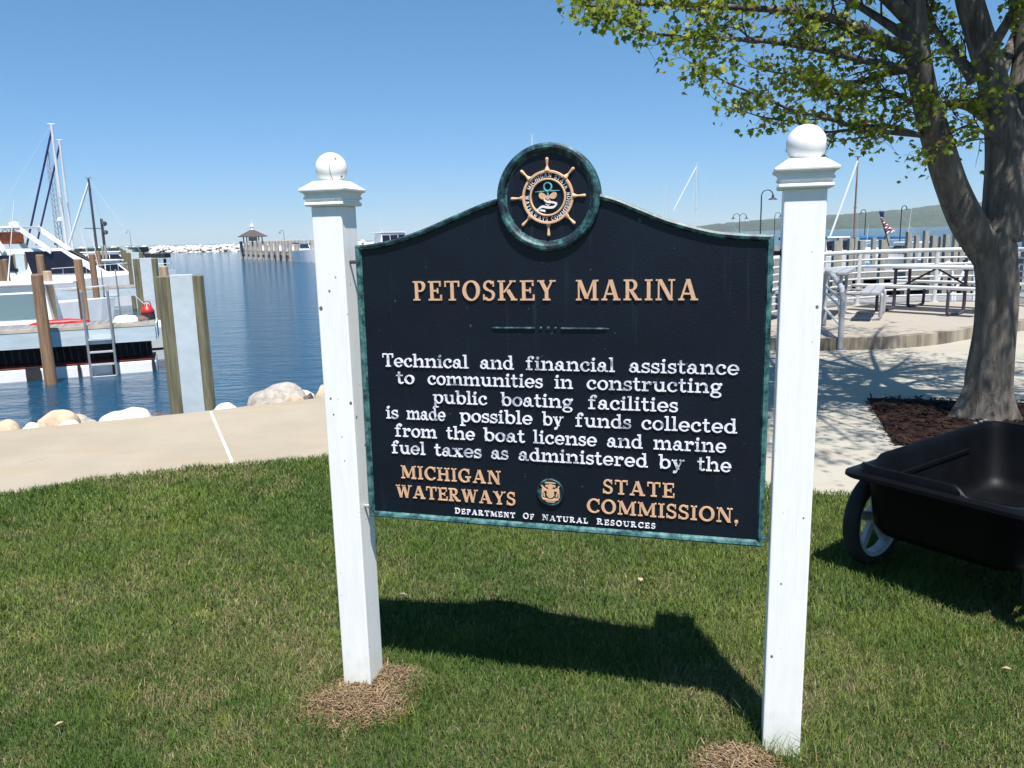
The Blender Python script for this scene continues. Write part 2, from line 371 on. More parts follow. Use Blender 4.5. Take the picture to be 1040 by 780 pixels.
land = shore + [(60, -60), (-60, -60), (-60, -18)]
g_ = MB(); g_.prism([(x, y) for x, y in land], -0.5, -0.006); struct(g_.build('ground', M['soil']))
pv = MB(); pv.prism(near_edge + [(20, 4.0), (20, 13.0), (12.5, 12.55)] + [tuple((p - (p - rc).normalized() * 0.01)[:2]) for p in reversed(outer)] + [(x, y - 0.004) for x, y in reversed(far_edge[1:])] , -0.12, 0.0)
# the walk (tan, west of the sign) and the plaza (east) are two pours side by side
wl = MB(); wl.prism(near_edge[:9] + [(-0.1, 9.0)] + [(x, y) for x, y in reversed(far_edge[1:8])], -0.12, 0.0); struct(wl.build('path', M['path']))
pz = MB(); pz.prism(near_edge[8:] + [(14, 12.6)] + [(12.5, 12.55)] + [tuple((p - (p - rc).normalized() * 0.02)[:2]) for p in reversed(outer)] + [(2.4, 11.0), (1.6, 9.9), (-0.1, 9.0)], -0.12, 0.002); struct(pz.build('pavement', M['plaza']))
jt = MB()
a, b = G(214, 418.5), G(236, 470); jt.bar((a.x, a.y, 0.001), (b.x, b.y, 0.001), 0.02, 0.008)
struct(jt.build('path_joint', M['joint']))
jd = (b - a).normalized(); ed = (G(300, 407) - G(100, 428)).normalized()
j2 = MB()
for k in (-1, 1, -2, ):
    q = a + ed * (3.0 * k); q2 = b + (G(335, 465) - G(0, 503)).normalized() * (2.9 * k)
    j2.bar((q.x, q.y, -0.001), (q2.x, q2.y, -0.001), 0.012, 0.008)
struct(j2.build('path_groove', M['nosing']))
bk = MB(); fe = [Vector((x, y, 0)) for x, y in shore]; vs = []
for i, p in enumerate(fe):
    t = (fe[min(i + 1, len(fe) - 1)] - fe[max(i - 1, 0)]).normalized(); nn = Vector((-t.y, t.x, 0))
    vs += [p + nn * -0.02 + Vector((0, 0, -0.09)), p + nn * 0.55 + Vector((0, 0, -0.45)), p + nn * 1.7 + Vector((0, 0, -1.7))]
bk.add(vs, [(3 * i + k, 3 * i + 3 + k, 3 * i + 4 + k, 3 * i + 1 + k) for i in range(len(fe) - 1) for k in (0, 1)])
struct(bk.build('shore_bank', M['bank']))

front = [(2.75, 12.0), (2.95, 11.1), (3.4, 10.62), (4.1, 10.40), (4.6, 10.38), (5.1, 10.43), (5.8, 10.66), (6.64, 11.2), (7.8, 11.9), (9.2, 12.4), (10.6, 12.55)]
front = [tuple(p[:2]) for p in spline([Vector((x, y, 0)) for x, y in front], 5)]
ins = [p - (p - rc).normalized() * 0.03 for p in outer]
pt = MB(); pt.prism([(x, y + 0.05) for x, y in front] + [tuple(p[:2]) for p in reversed(ins[2:])], 0.0, 0.16)
struct(pt.build('raised_patio', M['patio']))
kb = MB()
for i in range(len(front) - 1):
    (x1, y1), (x2, y2) = front[i], front[i + 1]
    kb.add([(x1, y1 - 0.05, 0), (x2, y2 - 0.05, 0), (x2, y2 - 0.05, 0.165), (x1, y1 - 0.05, 0.165), (x1, y1 + 0.09, 0.165), (x2, y2 + 0.09, 0.165)], [(0, 1, 2, 3), (3, 2, 5, 4)])
struct(kb.build('kerb', M['kerb']))

# mulch square round the tree
mu = MB(); corners = [Vector((3.37, 7.30, 0)), Vector((2.84, 5.66, 0)), Vector((4.76, 5.05, 0)), Vector((5.28, 6.70, 0))]
n = 26; vs = []
for i in range(n + 1):
    for j in range(n + 1):
        p = corners[0].lerp(corners[1], i / n).lerp(corners[3].lerp(corners[2], i / n), j / n)
        e = min(i, j, n - i, n - j)
        vs.append((p.x, p.y, 0.006 + (0.012 + 0.022 * random.random() if e > 0 else 0)))
mu.add(vs, [(i * (n + 1) + j, (i + 1) * (n + 1) + j, (i + 1) * (n + 1) + j + 1, i * (n + 1) + j + 1) for i in range(n) for j in range(n)])
for _ in range(2600):
    u_, v_ = random.random() * 1.03 - 0.015, random.random() * 1.03 - 0.015
    p = corners[0].lerp(corners[1], u_).lerp(corners[3].lerp(corners[2], u_), v_); a_ = random.uniform(0, 6.28); L_ = random.uniform(0.012, 0.04); w_ = random.uniform(0.004, 0.011); z_ = random.uniform(0.014, 0.045); tz = random.uniform(-.5, .5) * L_
    ex, ey = math.cos(a_) * L_, math.sin(a_) * L_; nx_, ny_ = -math.sin(a_) * w_, math.cos(a_) * w_
    mu.add([(p.x - ex + nx_, p.y - ey + ny_, z_ - tz), (p.x - ex - nx_, p.y - ey - ny_, z_ - tz), (p.x + ex - nx_, p.y + ey - ny_, z_ + tz), (p.x + ex + nx_, p.y + ey + ny_, z_ + tz)], [(0, 1, 2, 3)])
tag(mu.build('mulch_bed', M['mulch']), 'square bed of dark reddish brown bark mulch around the tree trunk', 'mulch bed', kind='stuff')

# wooded hill across the bay
hl = MB(); prof = [(560, 0), (640, 1.5), (700, 5.0), (740, 8.5), (790, 12), (840, 13.5), (900, 17), (960, 21), (1010, 24), (1060, 28), (1150, 33), (1300, 38), (1600, 40)]
vs = []; nx = 420; ny = 10; D0, D1 = 3300, 4600
for i in range(nx + 1):
    x = 560 + (1600 - 560) * i / nx
    hpx = np.interp(x, [p[0] for p in prof], [p[1] for p in prof])
    for j in range(ny + 1):
        t = j / ny; Y = D0 + (D1 - D0) * t
        p = G(x, 390 - F_PX * math.tan(PITCH) - 0.02403 * (x - 520) + 0.6, WZ) if False else None
        X = (x - 520) / F_PX * Y * 1.0
        z = hpx / F_PX * Y * math.sin(t * math.pi / 2) ** 0.8
        if j: z += 7 * (mnoise.noise(Vector((X * 0.006, Y * 0.006, 0))) + random.uniform(-0.4, 0.4))
        vs.append((X, Y, max(z, 0) + WZ - (3 if j == 0 else 0)))
hl.add(vs, [(i * (ny + 1) + j, (i + 1) * (ny + 1) + j, (i + 1) * (ny + 1) + j + 1, i * (ny + 1) + j + 1) for i in range(nx) for j in range(ny)])
struct(hl.build('hills', M['forest']))

# ------------------------------------------------------------------ THE SIGN
YAW = R(15.9957)
SO = G(793, 765); SO.z = 0
sign = thing('marina_sign', 'navy cast metal marina sign hung between two white ball topped wooden posts', 'sign', SO, -YAW)
su = Vector((math.cos(YAW), -math.sin(YAW), 0)); sn = Vector((-math.sin(YAW), -math.cos(YAW), 0))
def sp(px, py, y=0.035):          # pixel -> (u, v) on the sign plane y metres behind the posts' front faces
    d = pray(px, py); o = Vector((0, 0, EYE)); t = (SO - sn * y - o).dot(sn) / d.dot(sn); P = o + d * t
    return (P - SO).dot(su), P.z
POST = 0.112
def make_post(u, half, dy, base, lean=0.0):
    pb = MB(); pb.lathe([(half, base), (half, 1.709)], 4, (u, dy, 0), sq=True)
    p = pb.build('post', M['white'], sign, bev=0.004)
    cb = MB(); k = half / 0.056
    cb.lathe([(x * k, z) for x, z in ((0.0575, 1.7085), (0.069, 1.7095), (0.072, 1.714), (0.072, 1.720), (0.066, 1.723), (0.0665, 1.730), (0.073, 1.7325), (0.0735, 1.738), (0.069, 1.741), (0.073, 1.750), (0.083, 1.756), (0.084, 1.763), (0.050, 1.787), (0.049, 1.789))], 4, (u, dy, 0), sq=True)
    cb.build('post_cap', M['white'], p, bev=0.0015)
    bb = MB(); r_ = 0.0535 * k; pr = [(r_ * math.cos(t), 1.829 + r_ * math.sin(t)) for t in np.linspace(-0.93, math.pi / 2 - 0.03, 18)]
    bb.lathe([(0.046 * k, 1.7885)] + pr, 28, (u, dy, 0)); bb.build('ball_finial', M['white'], p, smooth=True)
    ck = MB(); ck.tube([(u + (0.0205 if u < -0.5 else 0.051) * k + 0.0, dy - (r_ + 0.0004) * math.cos(t) * (0.93 if u < -0.5 else 0.30), 1.829 + (r_ + 0.0002) * math.sin(t) * (0.93 if u < -0.5 else 0.3)) for t in np.linspace(-0.9, 0.7, 9)], 0.0008, 5)
    ck.build('crack', M['wood'], p)
    return p
make_post(0.0, 0.0555, 0.056, -0.05)
make_post(-1.452, 0.0535, 0.060, -0.05)

FY, PY, BY = 0.024, 0.036, 0.066      # rim front, panel face, back
def catm(pts, n=8): return [tuple(p[:2]) for p in spline([Vector((x, y, 0)) for x, y in pts], n)]
tl = [sp(*p) for p in ((361.2, 249.2), (375, 248), (400, 243), (430, 232.7), (460, 219.5), (490, 206.8), (504, 202.2))]
tr = [sp(*p) for p in ((608, 196.8), (625, 201.2), (650, 211.2), (680, 222.8), (720, 233.4), (750, 237.0), (786.3, 238.3))]
bl, br = sp(376, 523.6), sp(774.8, 555)
outer_top = catm(tl) + catm(tr)
outer = outer_top + [br, bl]
cu_, cv_ = sp(556.8, 200.4)
cx = sum(p[0] for p in (tl[0], tr[-1], br, bl)) / 4
def inset(poly, d):
    n = len(poly); out = []
    for i in range(n):
        a, b, c = Vector(poly[i - 1]), Vector(poly[i]), Vector(poly[(i + 1) % n])
        e1 = (b - a).normalized(); e2 = (c - b).normalized(); n1 = Vector((-e1.y, e1.x)); n2 = Vector((-e2.y, e2.x))
        m_ = (n1 + n2); m_ = m_ / max(m_.length_squared, 0.4) * 2
        out.append((b.x - m_.x * d, b.y - m_.y * d))
    return out
rimw = 0.020
inner = inset(outer, rimw); mid1 = inset(outer, 0.006); mid2 = inset(outer, 0.014)
pn = MB(); pn.face_xz(inset(outer, 0.004), PY, BY - 0.008); pn.build('panel', M['panel'], sign)
rb = MB(); n = len(outer); loops = [(outer, BY), (outer, FY + 0.005), (mid1, FY), (mid2, FY + 0.002), (inner, PY + 0.002)]
rb.add([(x, y, z) for lp, y in loops for x, z in lp], [(k * n + i, k * n + (i + 1) % n, (k + 1) * n + (i + 1) % n, (k + 1) * n + i) for k in range(len(loops) - 1) for i in range(n) if i != len(catm(tl)) - 1])      # open where the medallion sits
rb.f, side_f = [f for f in rb.f if (f[0] % n) < len(outer_top) - 1], [f for f in rb.f if (f[0] % n) >= len(outer_top) - 1]
r2 = MB(); r2.v = list(rb.v); r2.f = side_f
for q in (r2, rb):
    used = sorted({i for f in q.f for i in f}); ix = {o: k for k, o in enumerate(used)}; q.v = [q.v[i] for i in used]; q.f = [tuple(ix[i] for i in f) for f in q.f]
rb.build('rim', M['rim'], sign); r2.build('rim', M['rimteal'], sign)
bs = MB(); bs.face_xz(inset(outer, 0.001), BY - 0.007, BY - 0.001); bs.build('back_sheet', M['panel'], sign)
# medallion
RO = 0.158
med = MB(); NS = 72
def ring(mb, prof, c=(cu_, cv_), n=NS, close=False):
    k0 = len(mb.v)
    for r_, y in prof:
        for j in range(n):
            a = 2 * math.pi * j / n; mb.v.append((c[0] + r_ * math.cos(a), y, c[1] + r_ * math.sin(a)))
    for i in range(len(prof) - 1):
        for j in range(n):
            a, b = k0 + i * n + j, k0 + i * n + (j + 1) % n; mb.f.append((a, b, b + n, a + n))
    if close: mb.f.append(tuple(k0 + (len(prof) - 1) * n + j for j in range(n)))
    return mb
ring(med, [(RO - 0.004, BY), (RO, BY - 0.006), (RO, 0.026), (RO - 0.006, 0.020), (RO - 0.014, 0.019), (RO - 0.021, 0.023), (RO - 0.025, 0.031), (RO - 0.030, 0.033)])
md = med.build('medallion', M['rim'], sign, smooth=False)
dk = MB(); ring(dk, [(RO - 0.029, 0.036), (RO - 0.029, 0.033), (0.001, 0.033)], close=True); dk.build('medallion_disc', M['panel'], md)
wh = MB()
RW = 0.079
for r1, r2 in ((RW, RW - 0.008), (0.056, 0.050)):
    ring(wh, [(r1, 0.033), (r1, 0.026), (r1 - 0.0015, 0.0245), (r2 + 0.0015, 0.0245), (r2, 0.026), (r2, 0.033)])
for k in range(8):
    a = k * math.pi / 4 + 0.01; c_, s_ = math.cos(a), math.sin(a)
    prof = [(RW - 0.002, 0.009), (RW + 0.005, 0.006), (RW + 0.010, 0.0035), (RW + 0.014, 0.0032), (RW + 0.023, 0.0042), (RW + 0.031, 0.0052), (RW + 0.0345, 0.0046), (RW + 0.0365, 0.002)]
    wh.tube([(cu_ + q * c_, 0.029, cv_ + q * s_) for q, _ in prof], [h for _, h in prof], 10)
wh.build('ship_wheel', M['gold'], md, smooth=False)

# ------------------------------------------------------------------ slab-serif lettering drawn as strokes
def RC(x0, y0, x1, y1): return [[(x0, y0), (x1, y0), (x1, y1), (x0, y1)]]
def DG(x0, y0, x1, y1, w_): return [[(x0 - w_ / 2, y0), (x0 + w_ / 2, y0), (x1 + w_ / 2, y1), (x1 - w_ / 2, y1)]]
def AR(cx, cy, rx, ry, a0, a1, wt, wk, n=None):
    n = n or max(4, int(abs(a1 - a0) / 15)); ts = [R(a0 + (a1 - a0) * i / n) for i in range(n + 1)]
    return [[(cx + rx * math.cos(t), cy + ry * math.sin(t)) for t in ts] + [(cx + (rx - wk) * math.cos(t), cy + (ry - wt) * math.sin(t)) for t in reversed(ts)]]
s_ = 0.075
def stem(x, y0=0, y1=1, w_=0.17): return RC(x, y0, x + w_, y1)
def sf(x, y, ext=0.1, w_=0.17): return RC(x - ext, y, x + w_ + ext, y + s_)
GL = {}
GL['L'] = stem(.12) + sf(.12, 1 - s_) + RC(.02, 0, .70, .08) + RC(.63, .08, .70, .30)
GL['P'] = stem(.12) + sf(.12, 0) + RC(.02, 1 - s_, .12, 1) + RC(.29, .92, .40, 1) + RC(.29, .45, .40, .53) + AR(.40, .725, .29, .275, -90, 90, .08, .165)
GL['R'] = GL['P'] + DG(.70, 0, .40, .46, .19) + RC(.60, 0, .90, s_)
GL['E'] = stem(.12) + RC(.02, .92, .70, 1) + RC(.02, 0, .74, .08) + RC(.29, .46, .52, .54) + RC(.62, .72, .70, .92) + RC(.66, .08, .74, .29) + RC(.49, .37, .56, .63)
GL['F'] = stem(.12) + RC(.02, .92, .70, 1) + sf(.12, 0) + RC(.29, .46, .52, .54) + RC(.62, .72, .70, .92) + RC(.49, .37, .56, .63)
GL['T'] = stem(.33) + RC(.02, .92, .81, 1) + RC(.02, .70, .095, .92) + RC(.735, .70, .81, .92) + sf(.33, 0)
GL['O'] = AR(.47, .5, .46, .52, 0, 360, .085, .19, 28)
GL['C'] = AR(.47, .5, .46, .52, 42, 318, .085, .19, 22) + RC(.74, .64, .81, 1.0)
GL['G'] = AR(.47, .5, .46, .52, 42, 318, .085, .19, 22) + RC(.74, .64, .81, 1.0) + RC(.65, .06, .82, .42) + RC(.52, .36, .92, .44)
GL['S'] = AR(.33, .745, .28, .27, 25, 270, .095, .14, 16) + AR(.33, .26, .31, .28, -155, 90, .095, .15, 16) + RC(.53, .70, .60, .98) + RC(.03, .02, .10, .30)
GL['K'] = stem(.12) + sf(.12, 0) + sf(.12, 1 - s_) + DG(.33, .40, .78, 1, .11) + DG(.84, 0, .50, .56, .20) + RC(.62, 1 - s_, .94, 1) + RC(.68, 0, 1.0, s_)
GL['Y'] = DG(.47, .42, .18, 1, .19) + DG(.47, .42, .76, 1, .10) + stem(.385, 0, .5) + sf(.385, 0) + RC(.02, 1 - s_, .36, 1) + RC(.62, 1 - s_, .92, 1)
GL['M'] = RC(.12, 0, .20, 1) + stem(.88) + DG(.56, .08, .19, 1, .19) + DG(.56, .08, .93, 1, .10) + RC(.02, 0, .30, s_) + sf(.88, 0) + RC(.02, 1 - s_, .25, 1) + RC(.9, 1 - s_, 1.15, 1)
GL['A'] = DG(.12, 0, .43, 1, .10) + DG(.76, 0, .45, 1, .20) + RC(.22, .27, .66, .35) + RC(0, 0, .29, s_) + RC(.58, 0, .94, s_)
GL['I'] = stem(.12) + sf(.12, 0) + sf(.12, 1 - s_)
GL['N'] = RC(.12, 0, .20, 1) + RC(.74, 0, .82, 1) + DG(.76, 0, .20, 1, .20) + RC(.02, 0, .30, s_) + RC(.02, 1 - s_, .2, 1) + RC(.62, 1 - s_, .94, 1)
GL['H'] = stem(.12) + stem(.66) + RC(.29, .46, .66, .54) + sf(.12, 0) + sf(.12, 1 - s_) + sf(.66, 0) + sf(.66, 1 - s_)
GL['U'] = stem(.12, .3) + RC(.74, .3, .82, 1) + AR(.47, .32, .35, .34, 180, 360, .09, .13) + sf(.12, 1 - s_) + RC(.63, 1 - s_, .93, 1)
GL['D'] = stem(.12) + RC(.02, 1 - s_, .12, 1) + RC(.02, 0, .12, s_) + RC(.29, .92, .44, 1) + RC(.29, 0, .44, .08) + AR(.44, .5, .43, .5, -90, 90, .08, .18)
GL['W'] = DG(.36, 0, .12, 1, .18) + DG(.38, 0, .60, .98, .10) + DG(.82, 0, .58, 1, .18) + DG(.84, 0, 1.06, 1, .10) + RC(0, 1 - s_, .28, 1) + RC(.46, 1 - s_, .70, 1) + RC(.94, 1 - s_, 1.2, 1)
GL[','] = AR(.13, .09, .11, .11, 0, 360, .109, .109, 14) + DG(.10, -.20, .19, .08, .08)
X = 0.67; w1 = 0.138
GL['o'] = AR(.34, .335, .335, .35, 0, 360, .075, .15, 24)
GL['c'] = AR(.34, .335, .335, .35, 48, 325, .075, .15, 20) + AR(.50, .50, .095, .095, 0, 360, .094, .094, 12)
GL['e'] = AR(.34, .335, .335, .35, 0, 325, .075, .15, 22) + RC(.14, .29, .66, .37)
GL['a'] = AR(.24, .20, .235, .205, 0, 360, .07, .125, 18) + RC(.41, .08, .555, .46) + AR(.315, .44, .24, .24, 0, 165, .08, .145, 10) + RC(.50, 0, .70, s_) + AR(.15, .48, .085, .085, 0, 360, .084, .084, 12)
GL['b'] = RC(.10, 0, .10 + w1, 1) + RC(0, 1 - s_, .1, 1) + AR(.40, .335, .33, .35, 0, 360, .075, .15, 24)
GL['d'] = RC(.52, 0, .52 + w1, 1) + RC(.42, 1 - s_, .53, 1) + RC(.68, 0, .78, s_) + AR(.36, .335, .33, .35, 0, 360, .075, .15, 24)
GL['p'] = RC(.10, -.32, .10 + w1, X) + RC(0, X - s_, .1, X) + RC(0, -.32, .38, -.32 + s_) + AR(.42, .335, .33, .35, 0, 360, .075, .15, 24)
GL['f'] = RC(.14, 0, .14 + w1, .80) + RC(.02, 0, .44, s_) + RC(.02, X - s_, .46, X) + AR(.36, .80, .22, .22, 50, 180, .085, w1, 9) + AR(.47, .88, .09, .09, 0, 360, .089, .089, 12)
GL['g'] = AR(.31, .43, .29, .25, 0, 360, .08, .15, 20) + AR(.33, -.12, .33, .20, 0, 360, .075, .12, 20) + DG(.12, .03, .16, .24, .1) + RC(.14, .02, .44, .12) + AR(.60, .60, .09, .09, 0, 360, .089, .089, 12) + RC(.46, .56, .6, .64)
def arch(x0, x1): return RC(x1 - w1, 0, x1, .42) + AR((x0 + x1) / 2 + .03, .40, (x1 - x0) / 2 - .03, .285, 0, 150, .11, w1, 10)
GL['n'] = RC(.10, 0, .10 + w1, X) + RC(0, X - s_, .1, X) + RC(0, 0, .36, s_) + arch(.17, .74) + RC(.48, 0, .84, s_)
GL['h'] = RC(.10, 0, .10 + w1, 1) + RC(0, 1 - s_, .1, 1) + RC(0, 0, .36, s_) + arch(.17, .74) + RC(.48, 0, .84, s_)
GL['m'] = RC(.10, 0, .10 + w1, X) + RC(0, X - s_, .1, X) + RC(0, 0, .35, s_) + arch(.17, .67) + RC(.43, 0, .76, s_) + arch(.60, 1.10) + RC(.86, 0, 1.2, s_)
GL['r'] = RC(.10, 0, .10 + w1, X) + RC(0, X - s_, .1, X) + RC(0, 0, .40, s_) + AR(.42, .40, .21, .28, 50, 150, .11, .14, 7) + AR(.51, .54, .095, .095, 0, 360, .094, .094, 12)
GL['i'] = RC(.10, 0, .10 + w1, X) + RC(0, X - s_, .1, X) + RC(0, 0, .36, s_) + AR(.18, .87, .10, .10, 0, 360, .099, .099, 14)
GL['l'] = RC(.10, 0, .10 + w1, 1) + RC(0, 1 - s_, .1, 1) + RC(0, 0, .36, s_)
GL['k'] = GL['l'] + DG(.28, .26, .58, X, .1) + DG(.64, 0, .38, .38, .17) + RC(.5, 0, .78, s_) + RC(.46, X - s_, .74, X)
GL['s'] = AR(.27, .495, .235, .19, 25, 270, .085, .125, 14) + AR(.27, .18, .26, .195, -155, 90, .085, .13, 14) + RC(.42, .44, .49, .67) + RC(.02, .0, .09, .21)
GL['t'] = RC(.14, .16, .14 + w1, .90) + RC(.02, X - s_, .45, X) + AR(.335, .19, .195, .205, 180, 330, .085, w1, 9)
GL['u'] = RC(.10, .2, .10 + w1, X) + RC(0, X - s_, .1, X) + RC(.54, 0, .54 + w1, X) + RC(.43, X - s_, .55, X) + AR(.38, .27, .28, .285, 180, 330, .11, w1, 9) + RC(.7, 0, .8, s_)
GL['x'] = DG(.58, 0, .15, X, .18) + DG(.12, 0, .56, X, .09) + RC(0, 0, .28, s_) + RC(.42, 0, .74, s_) + RC(0, X - s_, .30, X) + RC(.42, X - s_, .70, X)
GL['y'] = DG(.37, 0, .14, X, .18) + DG(.24, -.26, .60, X, .09) + RC(0, X - s_, .30, X) + RC(.46, X - s_, .74, X) + AR(.17, -.22, .1, .1, 0, 360, .099, .099, 12)
def extent(ch):
    xs = [x for p in GL[ch] for x, _ in p]; return min(xs), max(xs)
TRACK = 0.06
def word_polys(word, track=TRACK):
    out = []; x = 0.0
    for ch in word:
        a, b = extent(ch); out.append([[(px + x - a, py) for px, py in p] for p in GL[ch]]); x += (b - a) + track
    return out, x - track
def put_word(mb, word, ul, ur, v, H, y=PY, depth=0.004, track=TRACK):
    polys, wd = word_polys(word, track); kx = (ur - ul) / wd
    k = 0
    for g in polys:
        for p in g:
            k += 1; f = y - depth - 0.00025 * (k % 7)
            q = [(ul + px * kx, v + py * H) for px, py in p]
            if len(q) <= 4: mb.face_xz(q, f, y + 0.001)
            else:                        # curved strokes as a chain of quads
                h_ = len(q) // 2
                for i in range(h_ - 1): mb.face_xz([q[i], q[i + 1], q[len(q) - 2 - i], q[len(q) - 1 - i]], f, y + 0.001)
def line(words, vy, H, mt, spans, track=TRACK, caps_big=None):
    v = sp(*vy)[1]
    for wd, (a, b) in zip(words, spans):
        mb = MB()
        ul = sp(a, vy[1])[0]; ur = sp(b, vy[1])[0]
        if caps_big:
            # first letter larger than the rest
            polys, wt = word_polys(wd, track); k = caps_big
            e0 = extent(wd[0]); w0 = (e0[1] - e0[0]) * k; rest = wt - (e0[1] - e0[0]) ; kx = (ur - ul) / (w0 + rest)
            put_word(mb, wd[0], ul, ul + w0 * kx, v, H * k, depth=0.003, track=track)
            put_word(mb, wd[1:], ul + (w0 + track) * kx, ur, v, H, depth=0.004, track=track)
        else: put_word(mb, wd, ul, ur, v, H, track=track)
        mb.build('lettering', mt, sign)
line(['PETOSKEY', 'MARINA'], (560, 305), 0.0615, M['gold'], [(420.3, 564.6), (585.2, 709)], 0.16)
line(['Technical', 'and', 'financial', 'assistance'], (570, 376.4), 0.0435, M['letter'], [(389.6, 476), (488, 522), (534.5, 624.5), (638.9, 750.8)])
line(['to', 'communities', 'in', 'constructing'], (564, 394.3), 0.0435, M['letter'], [(403.4, 421.5), (435, 551.4), (563.5, 582), (596, 733.5)])
line(['public', 'boating', 'facilities'], (565, 413.9), 0.0435, M['letter'], [(440.4, 495), (509, 582), (597.7, 688.6)])
line(['is', 'made', 'possible', 'by', 'funds', 'collected'], (570, 432.4), 0.0435, M['letter'], [(393.2, 405.2), (413.9, 453), (467.5, 541), (551, 572.4), (584.7, 641), (651.6, 748.8)])
line(['from', 'the', 'boat', 'license', 'and', 'marine'], (570, 451.4), 0.0435, M['letter'], [(402.3, 444.2), (454, 482.7), (491.6, 533.5), (541.9, 606.2), (616.5, 652.8), (663.9, 737.7)])
line(['fuel', 'taxes', 'as', 'administered', 'by', 'the'], (570, 469.7), 0.0435, M['letter'], [(399, 432.6), (442, 489.5), (499.2, 516.5), (527, 658), (668.9, 695), (708.4, 743)])
line(['MICHIGAN'], (458, 488.6), 0.0445, M['gold'], [(408.2, 508.7)], 0.14)
line(['WATERWAYS'], (463, 508.8), 0.0435, M['gold'], [(403.4, 523.5)], 0.10)
line(['STATE'], (648, 503.1), 0.0455, M['gold'], [(612.6, 685)], 0.14)
line(['COMMISSION,'], (673, 525.5), 0.0450, M['gold'], [(596.2, 749.8)], 0.12)
line(['DEPARTMENT', 'OF', 'NATURAL', 'RESOURCES'], (564, 529), 0.0168, M['letter'], [(462.6, 523.3), (531.4, 542.4), (551, 597), (606.2, 665.5)], 0.26, 1.12)
# words round the wheel
cw = MB()
def ring_text(txt, a0, a1, rad, H):
    xs = []; x = 0
    for ch in txt:
        if ch == ' ': xs.append((None, x)); x += 0.75; continue
        e = extent(ch); xs.append((ch, x, e)); x += e[1] - e[0] + 0.22
    x -= 0.22; k = 0
    for it in xs:
        if it[0] is None: continue
        ch, x0, e = it
        ac = R(a0 + (a1 - a0) * (x0 + (e[1] - e[0]) / 2) / x); kx = abs(R(a1 - a0)) * (rad + H * 0.45) / x
        ex = Vector((math.sin(ac), -math.cos(ac))) if a1 < a0 else Vector((-math.sin(ac), math.cos(ac)))
        ey = Vector((math.cos(ac), math.sin(ac))) if a1 < a0 else -Vector((math.cos(ac), math.sin(ac)))
        base = Vector((cu_, cv_)) + Vector((math.cos(ac), math.sin(ac))) * (rad if a1 < a0 else rad + H)
        for p in GL[ch]:
            k += 1; f = 0.0295 - 0.0002 * (k % 6)
            q = [tuple(base + ex * ((px - (e[0] + e[1]) / 2) * kx) + ey * (py * H)) for px, py in p]
            if len(q) <= 4: cw.face_xz(q, f, 0.0335)
            else:
                h_ = len(q) // 2
                for i in range(h_ - 1): cw.face_xz([q[i], q[i + 1], q[len(q) - 2 - i], q[len(q) - 1 - i]], f, 0.0335)
ring_text('MICHIGAN STATE', 158, 22, 0.0585, 0.0110)
ring_text('WATERWAYS COMMISSION', 174, 372, 0.0585, 0.0110)
cw.build('lettering', M['letter_clean'], md)
# anchor, propeller and ribbon inside the wheel
an = MB()
an.tube([(cu_ + 0.0115 * math.cos(t), 0.030, cv_ + 0.0300 + 0.0125 * math.sin(t)) for t in np.linspace(-2.2, 4.0 + 1.34, 22)], 0.0030, 8)
an.tube([(cu_ - 0.039, 0.031, cv_ + 0.0165), (cu_, 0.030, cv_ + 0.0175), (cu_ + 0.039, 0.031, cv_ + 0.0185)], [0.001, 0.0024, 0.001], 8)
an.tube([(cu_, 0.031, cv_ + 0.018), (cu_, 0.031, cv_ - 0.006)], 0.003, 8)
an.build('anchor', M['teal'], md)
prp = MB()
for sx in (-1, 1):
    prp.face_xz([(cu_ + sx * (0.004 + 0.0235 * (0.5 - 0.5 * math.cos(t))), cv_ + 0.0015 + 0.012 * math.sin(t) * (0.55 + 0.45 * (0.5 - 0.5 * math.cos(t))) + 0.0025 * (1 - math.cos(t))) for t in np.linspace(0, 2 * math.pi, 22)[:-1]], 0.0275, 0.034)
prp.tube([(cu_, 0.033, cv_ - 0.001), (cu_, 0.0255, cv_ - 0.001)], 0.006, 12); prp.face_xz([(cu_ - 0.007, cv_ - 0.006), (cu_ + 0.007, cv_ - 0.006), (cu_ + 0.008, cv_ - 0.021), (cu_, cv_ - 0.026), (cu_ - 0.008, cv_ - 0.021)], 0.0285, 0.034)
prp.build('propeller', M['gold'], md)
rbn = MB()
def ribbon(pts, wd, y):
    pts = spline([Vector((x, z, 0)) for x, z in pts], 6)
    for i in range(len(pts) - 1):
        a, b = pts[i], pts[i + 1]
        rbn.face_xz([(cu_ + a.x, cv_ + a.y - wd / 2), (cu_ + b.x, cv_ + b.y - wd / 2), (cu_ + b.x, cv_ + b.y + wd / 2), (cu_ + a.x, cv_ + a.y + wd / 2)], y + 0.028, 0.034)
ribbon([(-0.012, -0.006), (-0.002, -0.013), (0.014, -0.015), (0.027, -0.019)], 0.006, -0.0015)
ribbon([(0.028, -0.020), (0.018, -0.029), (0.0, -0.030), (-0.016, -0.027), (-0.028, -0.033)], 0.007, -0.0022)
ribbon([(-0.034, -0.035), (-0.022, -0.037), (-0.008, -0.040)], 0.006, -0.0008)
rbn.build('ribbon', M['letter_clean'], md)
